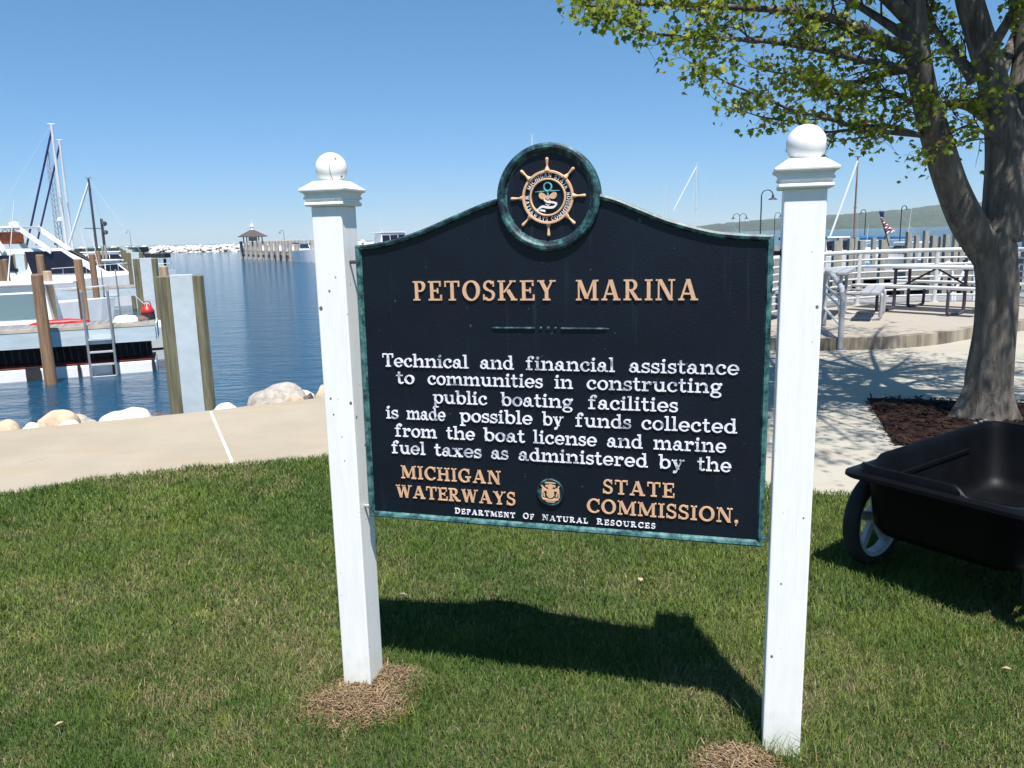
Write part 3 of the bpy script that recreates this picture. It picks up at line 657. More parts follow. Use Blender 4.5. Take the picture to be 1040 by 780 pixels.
# divider ornament
dv = MB(); ua, va = sp(498.5, 333); ub, _ = sp(618.5, 334.6); dv_v = va
uc, ud = sp(543.6, 333.5)[0], sp(570, 333.8)[0]
dv.tube([(ua, PY, dv_v), (ua + 0.012, PY - 0.003, dv_v), (uc, PY - 0.003, dv_v)], [0.001, 0.0035, 0.004], 8)
dv.tube([(ud, PY - 0.003, dv_v), (ub - 0.012, PY - 0.003, dv_v), (ub, PY, dv_v)], [0.004, 0.0035, 0.001], 8)
for t, r_ in ((0.22, 0.006), (0.5, 0.0075), (0.78, 0.006)):
    x = uc + (ud - uc) * t; dv.tube([(x, PY + 0.001, dv_v), (x, PY - 0.004, dv_v), (x, PY - 0.006, dv_v)], [r_, r_ * 0.8, r_ * 0.3], 12)
dv.build('divider_ornament', M['rim'], sign)
# small seal
ce = sp(559.5, 499.4); se = MB()
ring(se, [(0.0445, PY + 0.001), (0.0445, PY - 0.008), (0.0430, PY - 0.010), (0.0405, PY - 0.010), (0.0395, PY - 0.004), (0.001, PY - 0.004)], c=ce, n=48, close=True)
seal = se.build('seal', M['rim'], sign)
ar = MB()
def bit(poly, y=-0.009, mir=False):
    for sx in ((1, -1) if mir else (1,)): ar.face_xz([(ce[0] + sx * x, ce[1] + z) for x, z in poly], PY + y, PY - 0.003)
bit([(-0.012, 0.009), (0.012, 0.009), (0.012, -0.010), (0.007, -0.017), (0, -0.0195), (-0.007, -0.017), (-0.012, -0.010)], -0.0095)   # shield
bit([(-0.007, 0.012), (0, 0.009), (0.007, 0.012), (0.010, 0.022), (0.004, 0.027), (-0.004, 0.027), (-0.010, 0.022)], -0.0088)          # crest
bit([(-0.019, 0.030), (0.019, 0.030), (0.015, 0.0345), (-0.015, 0.0345)], -0.0085)                                                   # upper scroll
bit([(0.008, 0.020), (0.014, 0.016), (0.017, 0.022), (0.010, 0.026)], -0.0082, True)                                                   # wings
bit([(0.026, 0.022), (0.031, 0.024), (0.029, 0.017), (0.024, 0.014)], -0.0087, True)                                                    # supporters' heads
bit([(0.025, 0.018), (0.019, 0.012), (0.013, 0.010), (0.013, 0.005), (0.021, 0.003), (0.024, -0.004), (0.029, -0.004), (0.0285, 0.010)], -0.0090, True)
bit([(0.019, -0.003), (0.024, -0.003), (0.0225, -0.014), (0.0185, -0.017)], -0.0084, True)
bit([(0.025, -0.004), (0.0295, -0.004), (0.030, -0.016), (0.0265, -0.019)], -0.0080, True)
bit([(-0.028, -0.019), (-0.014, -0.0215), (0, -0.023), (0.014, -0.0215), (0.028, -0.019), (0.025, -0.025), (0.012, -0.0285), (-0.012, -0.0285), (-0.025, -0.025)], -0.0092)
bit([(-0.017, -0.0295), (0.017, -0.0295), (0.011, -0.0335), (-0.011, -0.0335)], -0.0084)
ar.build('coat_of_arms', M['gold'], seal)
for (px, py) in ((358.5, 266), (374, 513), (787, 257), (776, 546)):
    u_, v_ = sp(px, py, 0.05); s = -1 if u_ < -0.5 else 1; e = -1.352 if u_ < -0.5 else -0.068
    bo = MB(); bo.tube([(e + 0.02 * -s, 0.045, v_), (e + s * 0.045, 0.045, v_)], 0.006, 10); bo.tube([(e + s * 0.010, 0.045, v_), (e + s * 0.018, 0.045, v_)], 0.011, 6); bo.build('bolt', M['steel'] if py > 500 else M['darkframe'], sign)

# ------------------------------------------------------------------ LAWN
lawn_poly = near_edge + [(14, -3), (-14, -3)]
def blades(area, dens, hmin, hmax, wd, seed):
    r_ = np.random.default_rng(seed); (x0, x1, y0, y1) = area; n_ = int((x1 - x0) * (y1 - y0) * dens)
    x = r_.uniform(x0, x1, n_); y = r_.uniform(y0, y1, n_)
    k = inpoly(x, y + 0.022 - 0.075 * vnoise(x, y, 7, 51) - 0.035 * r_.random(n_), lawn_poly) & (np.abs(x) < 0.80 * y + 1.3)
    for ux in (0.0, -1.452):          # clear the posts
        p = SO + su * ux - sn * 0.056; k &= (np.hypot(x - p.x, y - p.y) > 0.075)
    for (mx, my, a, b) in MOUNDS: k &= ((((x - mx) / a) ** 2 + ((y - my) / b) ** 2) > r_.uniform(0.30, 1.1, n_) + 0.5 * vnoise(x, y, 14, 77) - 0.2)
    x = x[k]; y = y[k]; n_ = len(x)
    return x, y, n_, r_
MOUNDS = [(-0.565, 2.50, 0.175, 0.135), (-0.50, 2.63, 0.16, 0.10), (0.655, 2.12, 0.12, 0.10)]
def make_lawn():
    parts = []
    for area, dens, wd, hs, seed in (((-3.2, 3.2, 1.55, 3.0), 24000, 0.0027, 0.9, 1), ((-5.2, 5.2, 3.0, 4.4), 14000, 0.0036, 0.92, 2), ((-6, 4.5, 4.4, 6.2), 9000, 0.0052, 1.05, 3)):
        x, y, n_, r_ = blades(area, dens, 0, 0, wd, seed)
        big = vnoise(x, y, 0.9, 3) * 0.55 + vnoise(x, y, 2.3, 5) * 0.3 + vnoise(x, y, 6.5, 9) * 0.35
        dry = np.clip((vnoise(x, y, 1.1, 21) * 0.5 + vnoise(x, y, 3.2, 22) * 0.4 + vnoise(x, y, 9, 23) * 0.35 - 0.64) * 1.7, 0, 1)
        dry = np.clip(dry + np.clip((2.9 - y) * 0.34, 0, 0.30) * (x > -0.3) + 0.0, 0, 0.8)
        lush = np.clip((vnoise(x, y, 4.2, 31) - 0.62) * 3, 0, 1)
        near_edge_tuft = 0
        h = (0.020 + 0.022 * r_.random(n_) + 0.016 * lush + 0.008 * big) * hs
        # longer grass left by the mower round the posts and the straw
        for ux in (0.0, -1.452):
            p = SO + su * ux - sn * 0.056; d = np.hypot(x - p.x, y - p.y); h += (d < 0.15) * r_.random(n_) ** 3 * 0.10 * (r_.random(n_) < 0.7)
        for (mx, my, a, b) in MOUNDS:
            q = ((x - mx) / a) ** 2 + ((y - my) / b) ** 2; h += (q < 2.4) * r_.random(n_) ** 2 * 0.035
        az = r_.uniform(0, 2 * np.pi, n_); lean = np.abs(r_.normal(0.65, 0.42, n_)); bend = r_.uniform(0.2, 1.0, n_)
        isdry = r_.random(n_) < dry
        lean = np.where(isdry, lean + 0.5, lean); h = np.where(isdry, h * 0.85, h)
        dx, dy = np.cos(az), np.sin(az); fx, fy = -dy, dx; fa = r_.uniform(0, np.pi, n_); fx, fy = np.cos(fa), np.sin(fa)
        wv = wd * r_.uniform(0.6, 1.25, n_) / 2
        l1 = np.minimum(lean, 1.3) * 0.6; l2 = np.minimum(l1 + bend, 1.5)
        p1 = np.stack([x + dx * np.sin(l1) * h * 0.5, y + dy * np.sin(l1) * h * 0.5, np.cos(l1) * h * 0.5], 1)
        p2 = p1 + np.stack([dx * np.sin(l2) * h * 0.55, dy * np.sin(l2) * h * 0.55, np.cos(l2) * h * 0.55], 1)
        sd_ = np.stack([fx * wv, fy * wv, np.zeros(n_)], 1); p0 = np.stack([x, y, np.full(n_, -0.008)], 1)
        V = np.stack([p0 - sd_, p0 + sd_, p1 + sd_ * 0.85, p1 - sd_ * 0.85, p2], 1)
        g1 = np.array([0.055, 0.115, 0.021]); g2 = np.array([0.190, 0.245, 0.050]); gy = np.array([0.23, 0.27, 0.05])
        t = np.clip(r_.random(n_) * 0.75 + (big - 0.6) * 0.9, 0, 1)[:, None]
        c = g1 * (1 - t) + g2 * t
        yl = np.clip((vnoise(x, y, 5.0, 41) - 0.8) * 5, 0, 1)[:, None] * (r_.random(n_) < 0.6)[:, None]; c = c * (1 - yl) + gy * yl
        st = np.array([0.31, 0.262, 0.125]) * r_.uniform(0.55, 1.15, n_)[:, None]; c = np.where(isdry[:, None], st, c)
        c = c * r_.uniform(0.75, 1.2, n_)[:, None]
        parts.append((V, c))
    V = np.concatenate([p[0] for p in parts]); C = np.concatenate([p[1] for p in parts]); n_ = len(V)
    base = np.arange(n_)[:, None] * 5
    lp = np.concatenate([base + np.array([0, 1, 2, 3]), base + np.array([3, 2, 4])], 1)      # quad + triangle
    loops = lp.ravel(); tot = np.tile([4, 3], n_); st = np.concatenate([[0], np.cumsum(tot)[:-1]])
    o = big_mesh('grass', V.reshape(-1, 3), loops, st, tot, M['grass'])
    cc = np.ones((n_, 5, 4)); cc[:, :, :3] = C[:, None, :]; set_tint(o, cc.reshape(-1, 4))
    tag(o, 'short green lawn with patches of dry straw coloured blades', 'grass', kind='stuff')
make_lawn()
def straw_patch(mx, my, a, b, label, seed, cnt):
    r_ = np.random.default_rng(seed); ms = MB(); nr, na = 7, 28; vs = [(mx, my, 0.022)]
    for i in range(1, nr + 1):
        for j in range(na):
            t = i / nr; an_ = 2 * math.pi * j / na; k = t * (1 + 0.12 * math.sin(3 * an_ + seed) + 0.09 * math.sin(5 * an_ + 2 * seed) + 0.07 * r_.standard_normal())
            vs.append((mx + a * k * math.cos(an_), my + b * k * math.sin(an_), 0.022 * (1 - t * t) - (0.012 if i == nr else 0) + 0.007 * r_.random()))
    fs = [(0, 1 + j, 1 + (j + 1) % na) for j in range(na)]
    for i in range(nr - 1):
        for j in range(na):
            p, q = 1 + i * na + j, 1 + i * na + (j + 1) % na; fs.append((p, p + na, q + na, q))
    ms.add(vs, fs); nb = len(vs); cols = [(0.10, 0.068, 0.04)] * nb
    for i in range(cnt):
        an_ = r_.uniform(0, 6.283); k = r_.random() ** 0.55 * 1.18; x = mx + a * k * math.cos(an_); y = my + b * k * math.sin(an_); z = 0.025 * (1 - min(k, 1) ** 2) + 0.013 * r_.random() + 0.003
        d = r_.uniform(0, 6.283); L = r_.uniform(0.006, 0.030) * (1.5 if r_.random() < 0.08 else 1); wv = r_.uniform(0.0006, 0.0017); tz = r_.normal(0, 0.25)
        ex, ey = math.cos(d) * L, math.sin(d) * L; nx_, ny_ = -math.sin(d) * wv, math.cos(d) * wv
        ms.add([(x - ex + nx_, y - ey + ny_, z - tz * L), (x - ex - nx_, y - ey - ny_, z - tz * L), (x + ex - nx_, y + ey - ny_, z + tz * L), (x + ex + nx_, y + ey + ny_, z + tz * L)], [(0, 1, 2, 3)])
        c = (np.array([0.30, 0.215, 0.125]) if r_.random() < 0.7 else np.array([0.15, 0.095, 0.06])) * r_.uniform(0.4, 1.3); cols += [tuple(c)] * 4
    o = ms.build('straw_clippings', M['straw']); set_tint(o, np.array([(*c, 1) for c in cols])); tag(o, label, 'clippings', kind='stuff')
straw_patch(*MOUNDS[0], 'tan dry grass clippings heaped round the foot of the white post beside the lake', 3, 2600)
straw_patch(*MOUNDS[1], 'thin scatter of dry clippings on the grass just right of the lake side post foot', 6, 1100)
straw_patch(*MOUNDS[2], 'tan dry grass clippings beside the foot of the white post nearest the cart', 4, 1100)
# stray fallen leaves on the lawn
for i, (px, py, s, lab) in enumerate(((410, 604, 0.018, 'pale curled leaf lying at the shaded edge of the sign shadow'), (650, 588, 0.02, 'dry tan leaf on the grass under the sign'), (1022, 679, 0.016, 'whitish leaf scrap on the sunny grass near the cart wheel'), (60, 735, 0.014, 'small buff leaf scrap on the grass far from the posts'))):
    p = G(px, py, 0.035); lf = MB(); lf.add([(-s, -s * .5, 0), (0, -s * .7, s * .35), (s, 0, 0.0), (0, s * .6, s * .2), (-s * .8, s * .4, s * .1)], [(0, 1, 2, 3, 4)])
    o = lf.build('fallen_leaf', M['woodtan'], loc=p); o.rotation_euler = (0.2, 0.1, i * 1.3); tag(o, lab, 'leaf', 'fallen leaves on the lawn')

# ------------------------------------------------------------------ MAPLE TREE
def make_tree():
    TY = 6.4
    t = thing('maple_tree', 'maple tree with forked trunk and sparse yellow green spring leaves in a mulch bed', 'tree', (3.95, 6.40, 0))
    org = Vector((3.95, 6.40, 0)); rt = random.Random(5)
    tb = MB(); tw = MB(); leaves = []
    def wob(seed, amp):
        def f(i, a, p): return 1 + amp * mnoise.noise(Vector((math.cos(a) * 1.6 + seed, math.sin(a) * 1.6, p.z * 1.1))) + 0.5 * amp * mnoise.noise(Vector((math.cos(a) * 5 + seed, math.sin(a) * 5, p.z * 0.9)))
        return f
    def limb(pts, rads, n=14, sub=6, amp=0.16, seed=0, dst=None):
        P = spline(pts, sub); rr = np.interp(np.linspace(0, len(pts) - 1, len(P)), range(len(pts)), rads)
        (dst or tb).tube(P, list(rr), n, True, wob(seed, amp)); return P, rr
    # trunk with a root flare, then the two stems
    base = at(999, 424, 6.4); base.z = -0.02
    trunk = [Vector((3.95, 6.40, -0.05)), Vector((3.95, 6.40, 0.06)), Vector((3.96, 6.40, 0.28)), at(1010, 340, 6.4), at(1013, 290, 6.4), at(1010, 252, 6.4), at(1014, 226, 6.42)]
    P = spline(trunk, 7); rr = np.interp(np.linspace(0, 6, len(P)), range(7), [0.31, 0.235, 0.180, 0.155, 0.150, 0.155, 0.08])
    def flare(i, a, p): return 1 + 0.12 * mnoise.noise(Vector((math.cos(a) * 2.2, math.sin(a) * 2.2, p.z * 1.3))) + max(0, 0.35 - p.z) * 0.65 * math.cos(5 * a + 0.7) + 0.05 * mnoise.noise(Vector((math.cos(a) * 6, math.sin(a) * 6, p.z)))
    tb.tube(P, list(rr), 40, True, flare)
    limb([at(1006, 262, 6.40), at(984, 228, 6.38), at(967, 190, 6.34), at(953, 145, 6.30), at(941, 105, 6.26), at(932, 60, 6.22), at(928, 15, 6.2), at(921, -45, 6.15), at(905, -110, 6.1)], [0.13, 0.130, 0.112, 0.105, 0.092, 0.086, 0.08, 0.07, 0.05], 26, 6, 0.14, 3)
    limb([at(1016, 245, 6.42), at(1022, 190, 6.45), at(1018, 130, 6.5), at(1007, 80, 6.55), at(994, 35, 6.6), at(984, 0, 6.6), at(972, -60, 6.6), at(960, -140, 6.5)], [0.150, 0.155, 0.135, 0.108, 0.10, 0.095, 0.08, 0.05], 26, 6, 0.14, 8)
    limb([at(1024, 200, 6.5), at(1034, 130, 6.6), at(1042, 70, 6.7), at(1052, 0, 6.8), at(1070, -80, 6.9)], [0.13, 0.115, 0.105, 0.09, 0.07], 22, 6, 0.14, 12)
    guides = [  # (points in photograph, depth start, depth end, radius)
        ([(930, 52), (900, 42), (872, 28), (835, 16), (790, 10), (720, 6), (650, 4), (596, 6)], 6.2, 5.5, 0.055, 1.0),
        ([(944, 78), (910, 68), (880, 62), (830, 50), (780, 42), (730, 39), (690, 37), (650, 31), (622, 18)], 6.25, 5.4, 0.034, 0.8),
        ([(934, 137), (900, 134), (868, 128), (838, 120), (805, 112), (772, 98), (735, 82), (708, 67)], 6.28, 5.5, 0.022, 0.75),
        ([(936, 138), (900, 128), (862, 132), (836, 134), (806, 124), (775, 119), (752, 112)], 6.28, 5.7, 0.020, 0.25),
        ([(1000, 118), (985, 108), (965, 105), (945, 112), (920, 100), (895, 92), (860, 98), (835, 88)], 6.5, 5.9, 0.045, 0.9),
        ([(990, 82), (975, 62), (958, 42), (946, 20), (935, -20)], 6.6, 6.9, 0.06, 0.9),
        ([(925, 20), (880, -20), (820, -50), (750, -60), (680, -45), (620, -20)], 6.2, 5.6, 0.06, 1.0),
        ([(928, 0), (880, -60), (830, -120), (780, -170)], 6.2, 7.0, 0.06, 1.0),
        ([(984, 10), (960, -80), (900, -170), (850, -260)], 6.6, 7.4, 0.07, 1.0),
        ([(984, 0), (1010, -100), (1040, -200), (1060, -330)], 6.6, 6.9, 0.07, 1.0),
        ([(1050, 0), (1100, -90), (1170, -170), (1240, -230)], 6.8, 6.6, 0.07, 1.0),
        ([(1040, 100), (1090, 40), (1150, 0), (1230, -20)], 6.7, 6.9, 0.05, 1.0),
        ([(1010, 90), (1040, 20), (1085, -40), (1130, -120)], 6.6, 7.8, 0.06, 1.0),
        ([(1000, 60), (1030, 10), (1060, -60), (1100, -150)], 6.5, 5.7, 0.05, 1.0),
        ([(1020, 150), (1000, 135), (982, 128), (960, 140), (948, 150)], 6.4, 6.1, 0.018, 0.4),
        ([(932, 70), (900, 75), (862, 84), (822, 78), (790, 74), (762, 68)], 6.2, 6.9, 0.030, 1.0),
        ([(930, 45), (895, 20), (850, -5), (800, -15), (745, -18)], 6.2, 6.8, 0.045, 1.0),
        ([(960, -60), (930, -130), (905, -240), (900, -340)], 6.6, 6.2, 0.06, 1.0),
    ]
    def leafspray(p, d, k, spread=0.10):
        for _ in range(k):
            leaves.append((p + Vector((rt.gauss(0, spread), rt.gauss(0, spread), rt.gauss(-0.02, spread * 0.7))), rt.uniform(0.017, 0.036)))
    def twig(p, d, L, r, depth, leafy):
        pts = [p]; q = p.copy(); dd = d.copy(); nseg = 4
        for _ in range(nseg):
            dd = (dd + Vector((rt.gauss(0, .22), rt.gauss(0, .22), rt.gauss(0.02, .17)))).normalized(); q = q + dd * (L / nseg); pts.append(q.copy())
        rad = [r * (1 - 0.7 * i / nseg) for i in range(nseg + 1)]
        tw.tube(pts, rad, 5 if r > 0.004 else 4, False)
        if depth <= 0:
            for q in pts[1:]:
                if rt.random() < leafy * 0.48: leafspray(q, dd, rt.randint(1, 2), 0.04)
            if rt.random() < leafy: leafspray(pts[-1], dd, rt.randint(1, 3), 0.04)
            return
        for i in range(1, nseg + 1):
            for _ in range(rt.choice((1, 1, 2))):
                e = Vector((rt.gauss(0, 1), rt.gauss(0, 1), rt.gauss(0.0, 0.7))).normalized()
                twig(pts[i], (dd * 0.7 + e * 0.8).normalized(), L * rt.uniform(0.4, 0.65), max(rad[i] * 0.55, 0.0018), depth - 1, leafy)
    for gi, (px, d0, d1, r_, leafy) in enumerate(guides):
        n_ = len(px); pts = [at(x, y, d0 + (d1 - d0) * i / (n_ - 1)) for i, (x, y) in enumerate(px)]
        far = r_ > 0.03
        P, rr = limb(pts, [max(r_ * (1 - 0.88 * (i / (n_ - 1)) ** 0.8), 0.003) for i in range(n_)], 10, 5, 0.14, gi * 3, tb if far else tw)
        hid = all(y < 2 for x, y in px[2:]) or px[-1][0] > 1060
        for i in range(3, len(P)):
            fr = i / (len(P) - 1)
            for rep_ in range(2):
                if rt.random() > (0.52 if not hid else 0.4): continue
                dd = (P[i] - P[i - 1]).normalized()
                e = Vector((rt.gauss(0, 1), rt.gauss(0, 1), rt.gauss(0.12, 0.45))).normalized()
                L = rt.uniform(0.22, 0.58) * (1 - 0.68 * fr) * (1.5 if hid else 1) * (0.72 if gi in (2, 3) else 1)
                twig(P[i], (dd * 0.8 + e * 0.75).normalized(), L, max(min(rr[i] * 0.5, 0.009), 0.0022), 1 if (not hid or rt.random() < .6) else 2, leafy)
        twig(P[-1], (P[-1] - P[-3]).normalized(), 0.2, 0.003, 1, leafy)
    # the upper crown above the picture: limbs spreading from the two stems, carrying the leaves that dapple the plaza
    tops = [at(905, -110, 6.1), at(960, -140, 6.5), at(1070, -80, 6.9)]
    for k in range(84):
        s0 = rt.choice(tops); z_ = rt.uniform(4.3, 6.2); xs, ys = rt.uniform(1.6, 7.0), 5.45 + 7.0 * rt.random() ** 1.6
        q = Vector((xs + 0.067 * z_, ys - 0.451 * z_, z_))
        md_ = s0.lerp(q, 0.5) + Vector((0, 0, 0.35)); P, rr = limb([s0 - Vector((0, 0, 0.2)), md_, q], [0.04, 0.024, 0.005], 7, 7, 0.1, k, tb)
        for i in range(6, len(P)):
            for rep_ in range(2):
                if rt.random() < 0.48:
                    dd = (P[i] - P[i - 1]).normalized(); e = Vector((rt.gauss(0, 1), rt.gauss(0, 1), rt.gauss(0.0, 0.5))).normalized()
                    twig(P[i], (dd * 0.6 + e * 0.8).normalized(), rt.uniform(0.35, 0.7), max(min(rr[i] * 0.5, 0.008), 0.0022), 1, 1.0)
    trunk_o = tb.build('trunk', M['bark'], t, smooth=True, org=org)
    br = tw.build('branches', M['twig'], t, smooth=True, org=org)
    # maple leaves: a lobed blade folded along its midrib
    lobe = [(0, -0.55), (0.38, -0.42), (0.82, -0.28), (0.58, 0.02), (0.92, 0.42), (0.42, 0.36), (0.24, 0.62), (0, 1.05), (-0.24, 0.62), (-0.42, 0.36), (-0.92, 0.42), (-0.58, 0.02), (-0.82, -0.28), (-0.38, -0.42)]
    V = []; loops = []; st = []; tot = []; C = []
    for p, s in leaves:
        yaw = rt.uniform(0, 6.283); pit = rt.gauss(-0.9, 0.5); rol = rt.gauss(0, 0.5)
        m3 = Matrix.Rotation(yaw, 3, 'Z') @ Matrix.Rotation(pit, 3, 'X') @ Matrix.Rotation(rol, 3, 'Y')
        k0 = len(V); fold = rt.uniform(0.15, 0.55)
        c = Vector((0.15, 0.23, 0.026)).lerp(Vector((0.36, 0.38, 0.040)), rt.random() ** 1.3)
        if rt.random() < 0.03: c = Vector((0.24, 0.17, 0.05))
        elif rt.random() < 0.16: c = Vector((0.10, 0.15, 0.03))
        V.append(p - org); C.append(c)
        for x, y in lobe:
            V.append(p + m3 @ Vector((x * s, y * s, -abs(x) * fold * s + 0.1 * s * y * y)) - org); C.append(c)
        n_ = len(lobe)
        for i in range(n_): st.append(len(loops)); loops += [k0, k0 + 1 + i, k0 + 1 + (i + 1) % n_]; tot.append(3)
    o = big_mesh('crown', np.array([tuple(v) for v in V]), np.array(loops), np.array(st), np.array(tot), M['leaf']); o.parent = t
    set_tint(o, np.array([(*c, 1) for c in C]))
    print('leaves', len(leaves), 'twig verts', len(tw.v))
make_tree()

# ------------------------------------------------------------------ GARDEN CART
def make_cart():
    ax = Vector((0.57, -0.82, 0)).normalized(); O = G(883, 571) + ax * 0.385; rz = math.atan2(ax.y, ax.x)
    t = thing('garden_cart', 'black plastic dump cart with grey spoked wheels parked on the grass edge', 'cart', O, rz)
    # local: +X along the axle (to the right), +Y along the tray away from the viewer
    def sect(hx0, hx1, y0, y1, z, rc_, n=5):
        out = []
        for (cx_, cy_, a0) in ((hx1 - rc_, y1 - rc_, 0), (hx0 + rc_, y1 - rc_, 90), (hx0 + rc_, y0 + rc_, 180), (hx1 - rc_, y0 + rc_, 270)):
            for i in range(n): a = R(a0 + 90 * i / (n - 1)); out.append((cx_ + rc_ * math.cos(a), cy_ + rc_ * math.sin(a), z))
        return out
    def dip(p, lip=False):                    # pouring lip: the raised edge of the near end drops in its middle
        x, y, z = p
        if lip and y < -0.04:
            k = min(1, max(0, (0.155 - abs(x - 0.245)) / 0.05)); k2 = min(1, max(0, (-0.33 - x) / 0.03)); k = max(k, k2)
            return (x, y, z - 0.040 * k * k * (3 - 2 * k))
        return p
    W0 = [(-0.30, 0.30, -0.02, 0.90, 0.160, 0.10), (-0.328, 0.328, -0.075, 0.95, 0.178, 0.12), (-0.342, 0.342, -0.115, 0.99, 0.225, 0.12), (-0.345, 0.345, -0.145, 1.03, 0.455, 0.09), (-0.350, 0.350, -0.150, 1.035, 0.456, 0.09), (-0.408, 0.408, -0.200, 1.085, 0.452, 0.07), (-0.417, 0.417, -0.208, 1.092, 0.459, 0.07), (-0.415, 0.415, -0.206, 1.09, 0.475, 0.07), (-0.376, 0.376, -0.178, 1.062, 0.484, 0.09),
          (-0.372, 0.372, -0.174, 1.058, 0.516, 0.09), (-0.366, 0.366, -0.168, 1.052, 0.522, 0.09), (-0.356, 0.356, -0.158, 1.042, 0.520, 0.09), (-0.342, 0.342, -0.142, 1.026, 0.475, 0.09), (-0.315, 0.315, -0.10, 0.985, 0.24, 0.11), (-0.29, 0.29, -0.055, 0.94, 0.19, 0.11), (-0.262, 0.262, -0.01, 0.89, 0.176, 0.09)]
    W0 = [(x0_ + 0.010, x1_ - 0.010, y0_ - 0.062, y1_, z_ + 0.036, c_) for x0_, x1_, y0_, y1_, z_, c_ in W0]
    # finer corner and edge sampling so the dip reads smoothly
    def dense(s):
        out = []
        for i in range(len(s)):
            a, b = Vector(s[i]), Vector(s[(i + 1) % len(s)]); k = max(1, int((b - a).length / 0.045))
            out += [tuple(a.lerp(b, j / k)) for j in range(k)]
        return out
    tr_ = MB(); ns = None
    base = [sect(*q) for q in W0]
    per = []
    for si, s in enumerate(base):
        d = []
        for i in range(len(s)):
            a, b = Vector(s[i]), Vector(s[(i + 1) % len(s)]); k = 24 if (i % 5 == 4) else 1
            d += [dip(tuple(a.lerp(b, j / k)), si in (9, 10, 11)) for j in range(k)]
        per.append(d)
    n_ = len(per[0])
    for d in per: tr_.v += d
    for i in range(len(per) - 1):
        for j in range(n_): tr_.f.append((i * n_ + j, (i + 1) * n_ + j, (i + 1) * n_ + (j + 1) % n_, i * n_ + (j + 1) % n_))
    tr_.f.append(tuple(range(n_))); tr_.f.append(tuple((len(per) - 1) * n_ + j for j in range(n_))[::-1])
    tray = tr_.build('tray', M['tray'], t, smooth=True)
    es = tray.modifiers.new('edges', 'EDGE_SPLIT'); es.split_angle = R(38)
    rb_ = MB()
    for x in (-0.348, 0.348): rb_.bar((x * 0.925, 0.10, 0.438), (x * 0.925, 0.78, 0.438), 0.014, 0.024)
    rb_.build('tray_rib', M['tray'], tray, bev=0.004)
    for y in (0.90, 0.96, 1.01): bo = MB(); bo.tube([(-0.356, y, 0.555), (-0.356, y, 0.563)], 0.008, 10); bo.build('rivet', M['steel'], tray)
    for sx in (-1, 1):
        wx = 0.385 * sx; wr = 0.232; wy = 0.03
        wt = MB(); prof = [(wr - 0.045, -0.030), (wr - 0.012, -0.036), (wr, -0.022), (wr, 0.022), (wr - 0.012, 0.036), (wr - 0.045, 0.030)]
        k0 = 0; nn = 40
        for r_, x in prof:
            for j in range(nn):
                a = 2 * math.pi * j / nn; wt.v.append((wx + x, wy + r_ * math.cos(a), wr - 0.008 + r_ * math.sin(a)))
        for i in range(len(prof)):
            for j in range(nn):
                a, b = i * nn + j, i * nn + (j + 1) % nn; c_ = ((i + 1) % len(prof)) * nn; wt.f.append((a, b, c_ + (j + 1) % nn, c_ + j))
        wheel = wt.build('wheel', M['tyre'], t, smooth=True)
        rm = MB(); zc = wr - 0.008
        prof = [(wr - 0.044, -0.028), (wr - 0.046, 0.028), (wr - 0.066, 0.024), (wr - 0.066, -0.024)]
        for r_, x in prof:
            for j in range(nn):
                a = 2 * math.pi * j / nn; rm.v.append((wx + x, wy + r_ * math.cos(a), zc + r_ * math.sin(a)))
        for i in range(4):
            for j in range(nn):
                a, b = i * nn + j, i * nn + (j + 1) % nn; c_ = ((i + 1) % 4) * nn; rm.f.append((a, b, c_ + (j + 1) % nn, c_ + j))
        for k in range(5):
            a = k * math.pi * 0.4 + 0.32; rm.bar((wx + sx * 0.012, wy + 0.03 * math.cos(a), zc + 0.03 * math.sin(a)), (wx + sx * 0.006, wy + (wr - 0.063) * math.cos(a), zc + (wr - 0.063) * math.sin(a)), 0.022, 0.042)
        rm.tube([(wx - 0.035, wy, zc), (wx + sx * 0.005 + 0.03, wy, zc)], 0.042, 16)
        rm.build('rim', M['hub'], wheel)
    ch = MB(); ch.tube([(-0.36, 0.03, 0.222), (0.36, 0.03, 0.222)], 0.011, 10)
    for x in (-0.16, 0.16): ch.bar((x, 0.02, 0.195), (x, 0.82, 0.195), 0.03, 0.022)
    ch.bar((-0.16, 0.80, 0.172), (0.16, 0.80, 0.172), 0.03, 0.022); ch.build('chassis', M['tyre'], t)
    hd = MB(); hd.tube(spline([(0, 0.8, 0.14), (0, 1.0, 0.12), (0.0, 1.3, 0.30), (0, 1.65, 0.62)], 5), 0.013, 10)
    hd.tube([(-0.11, 1.66, 0.63), (0.11, 1.66, 0.63)], 0.015, 10); hd.build('pull_handle', M['darkframe'], t)
    for sx in (-1, 1):
        lg = MB(); lg.tube(spline([(0.14 * sx, 0.70, 0.14), (0.15 * sx, 0.74, 0.03), (0.15 * sx, 0.80, 0.012), (0.15 * sx, 0.86, 0.03)], 4), 0.012, 8); lg.build('leg', M['darkframe'], t)
make_cart()

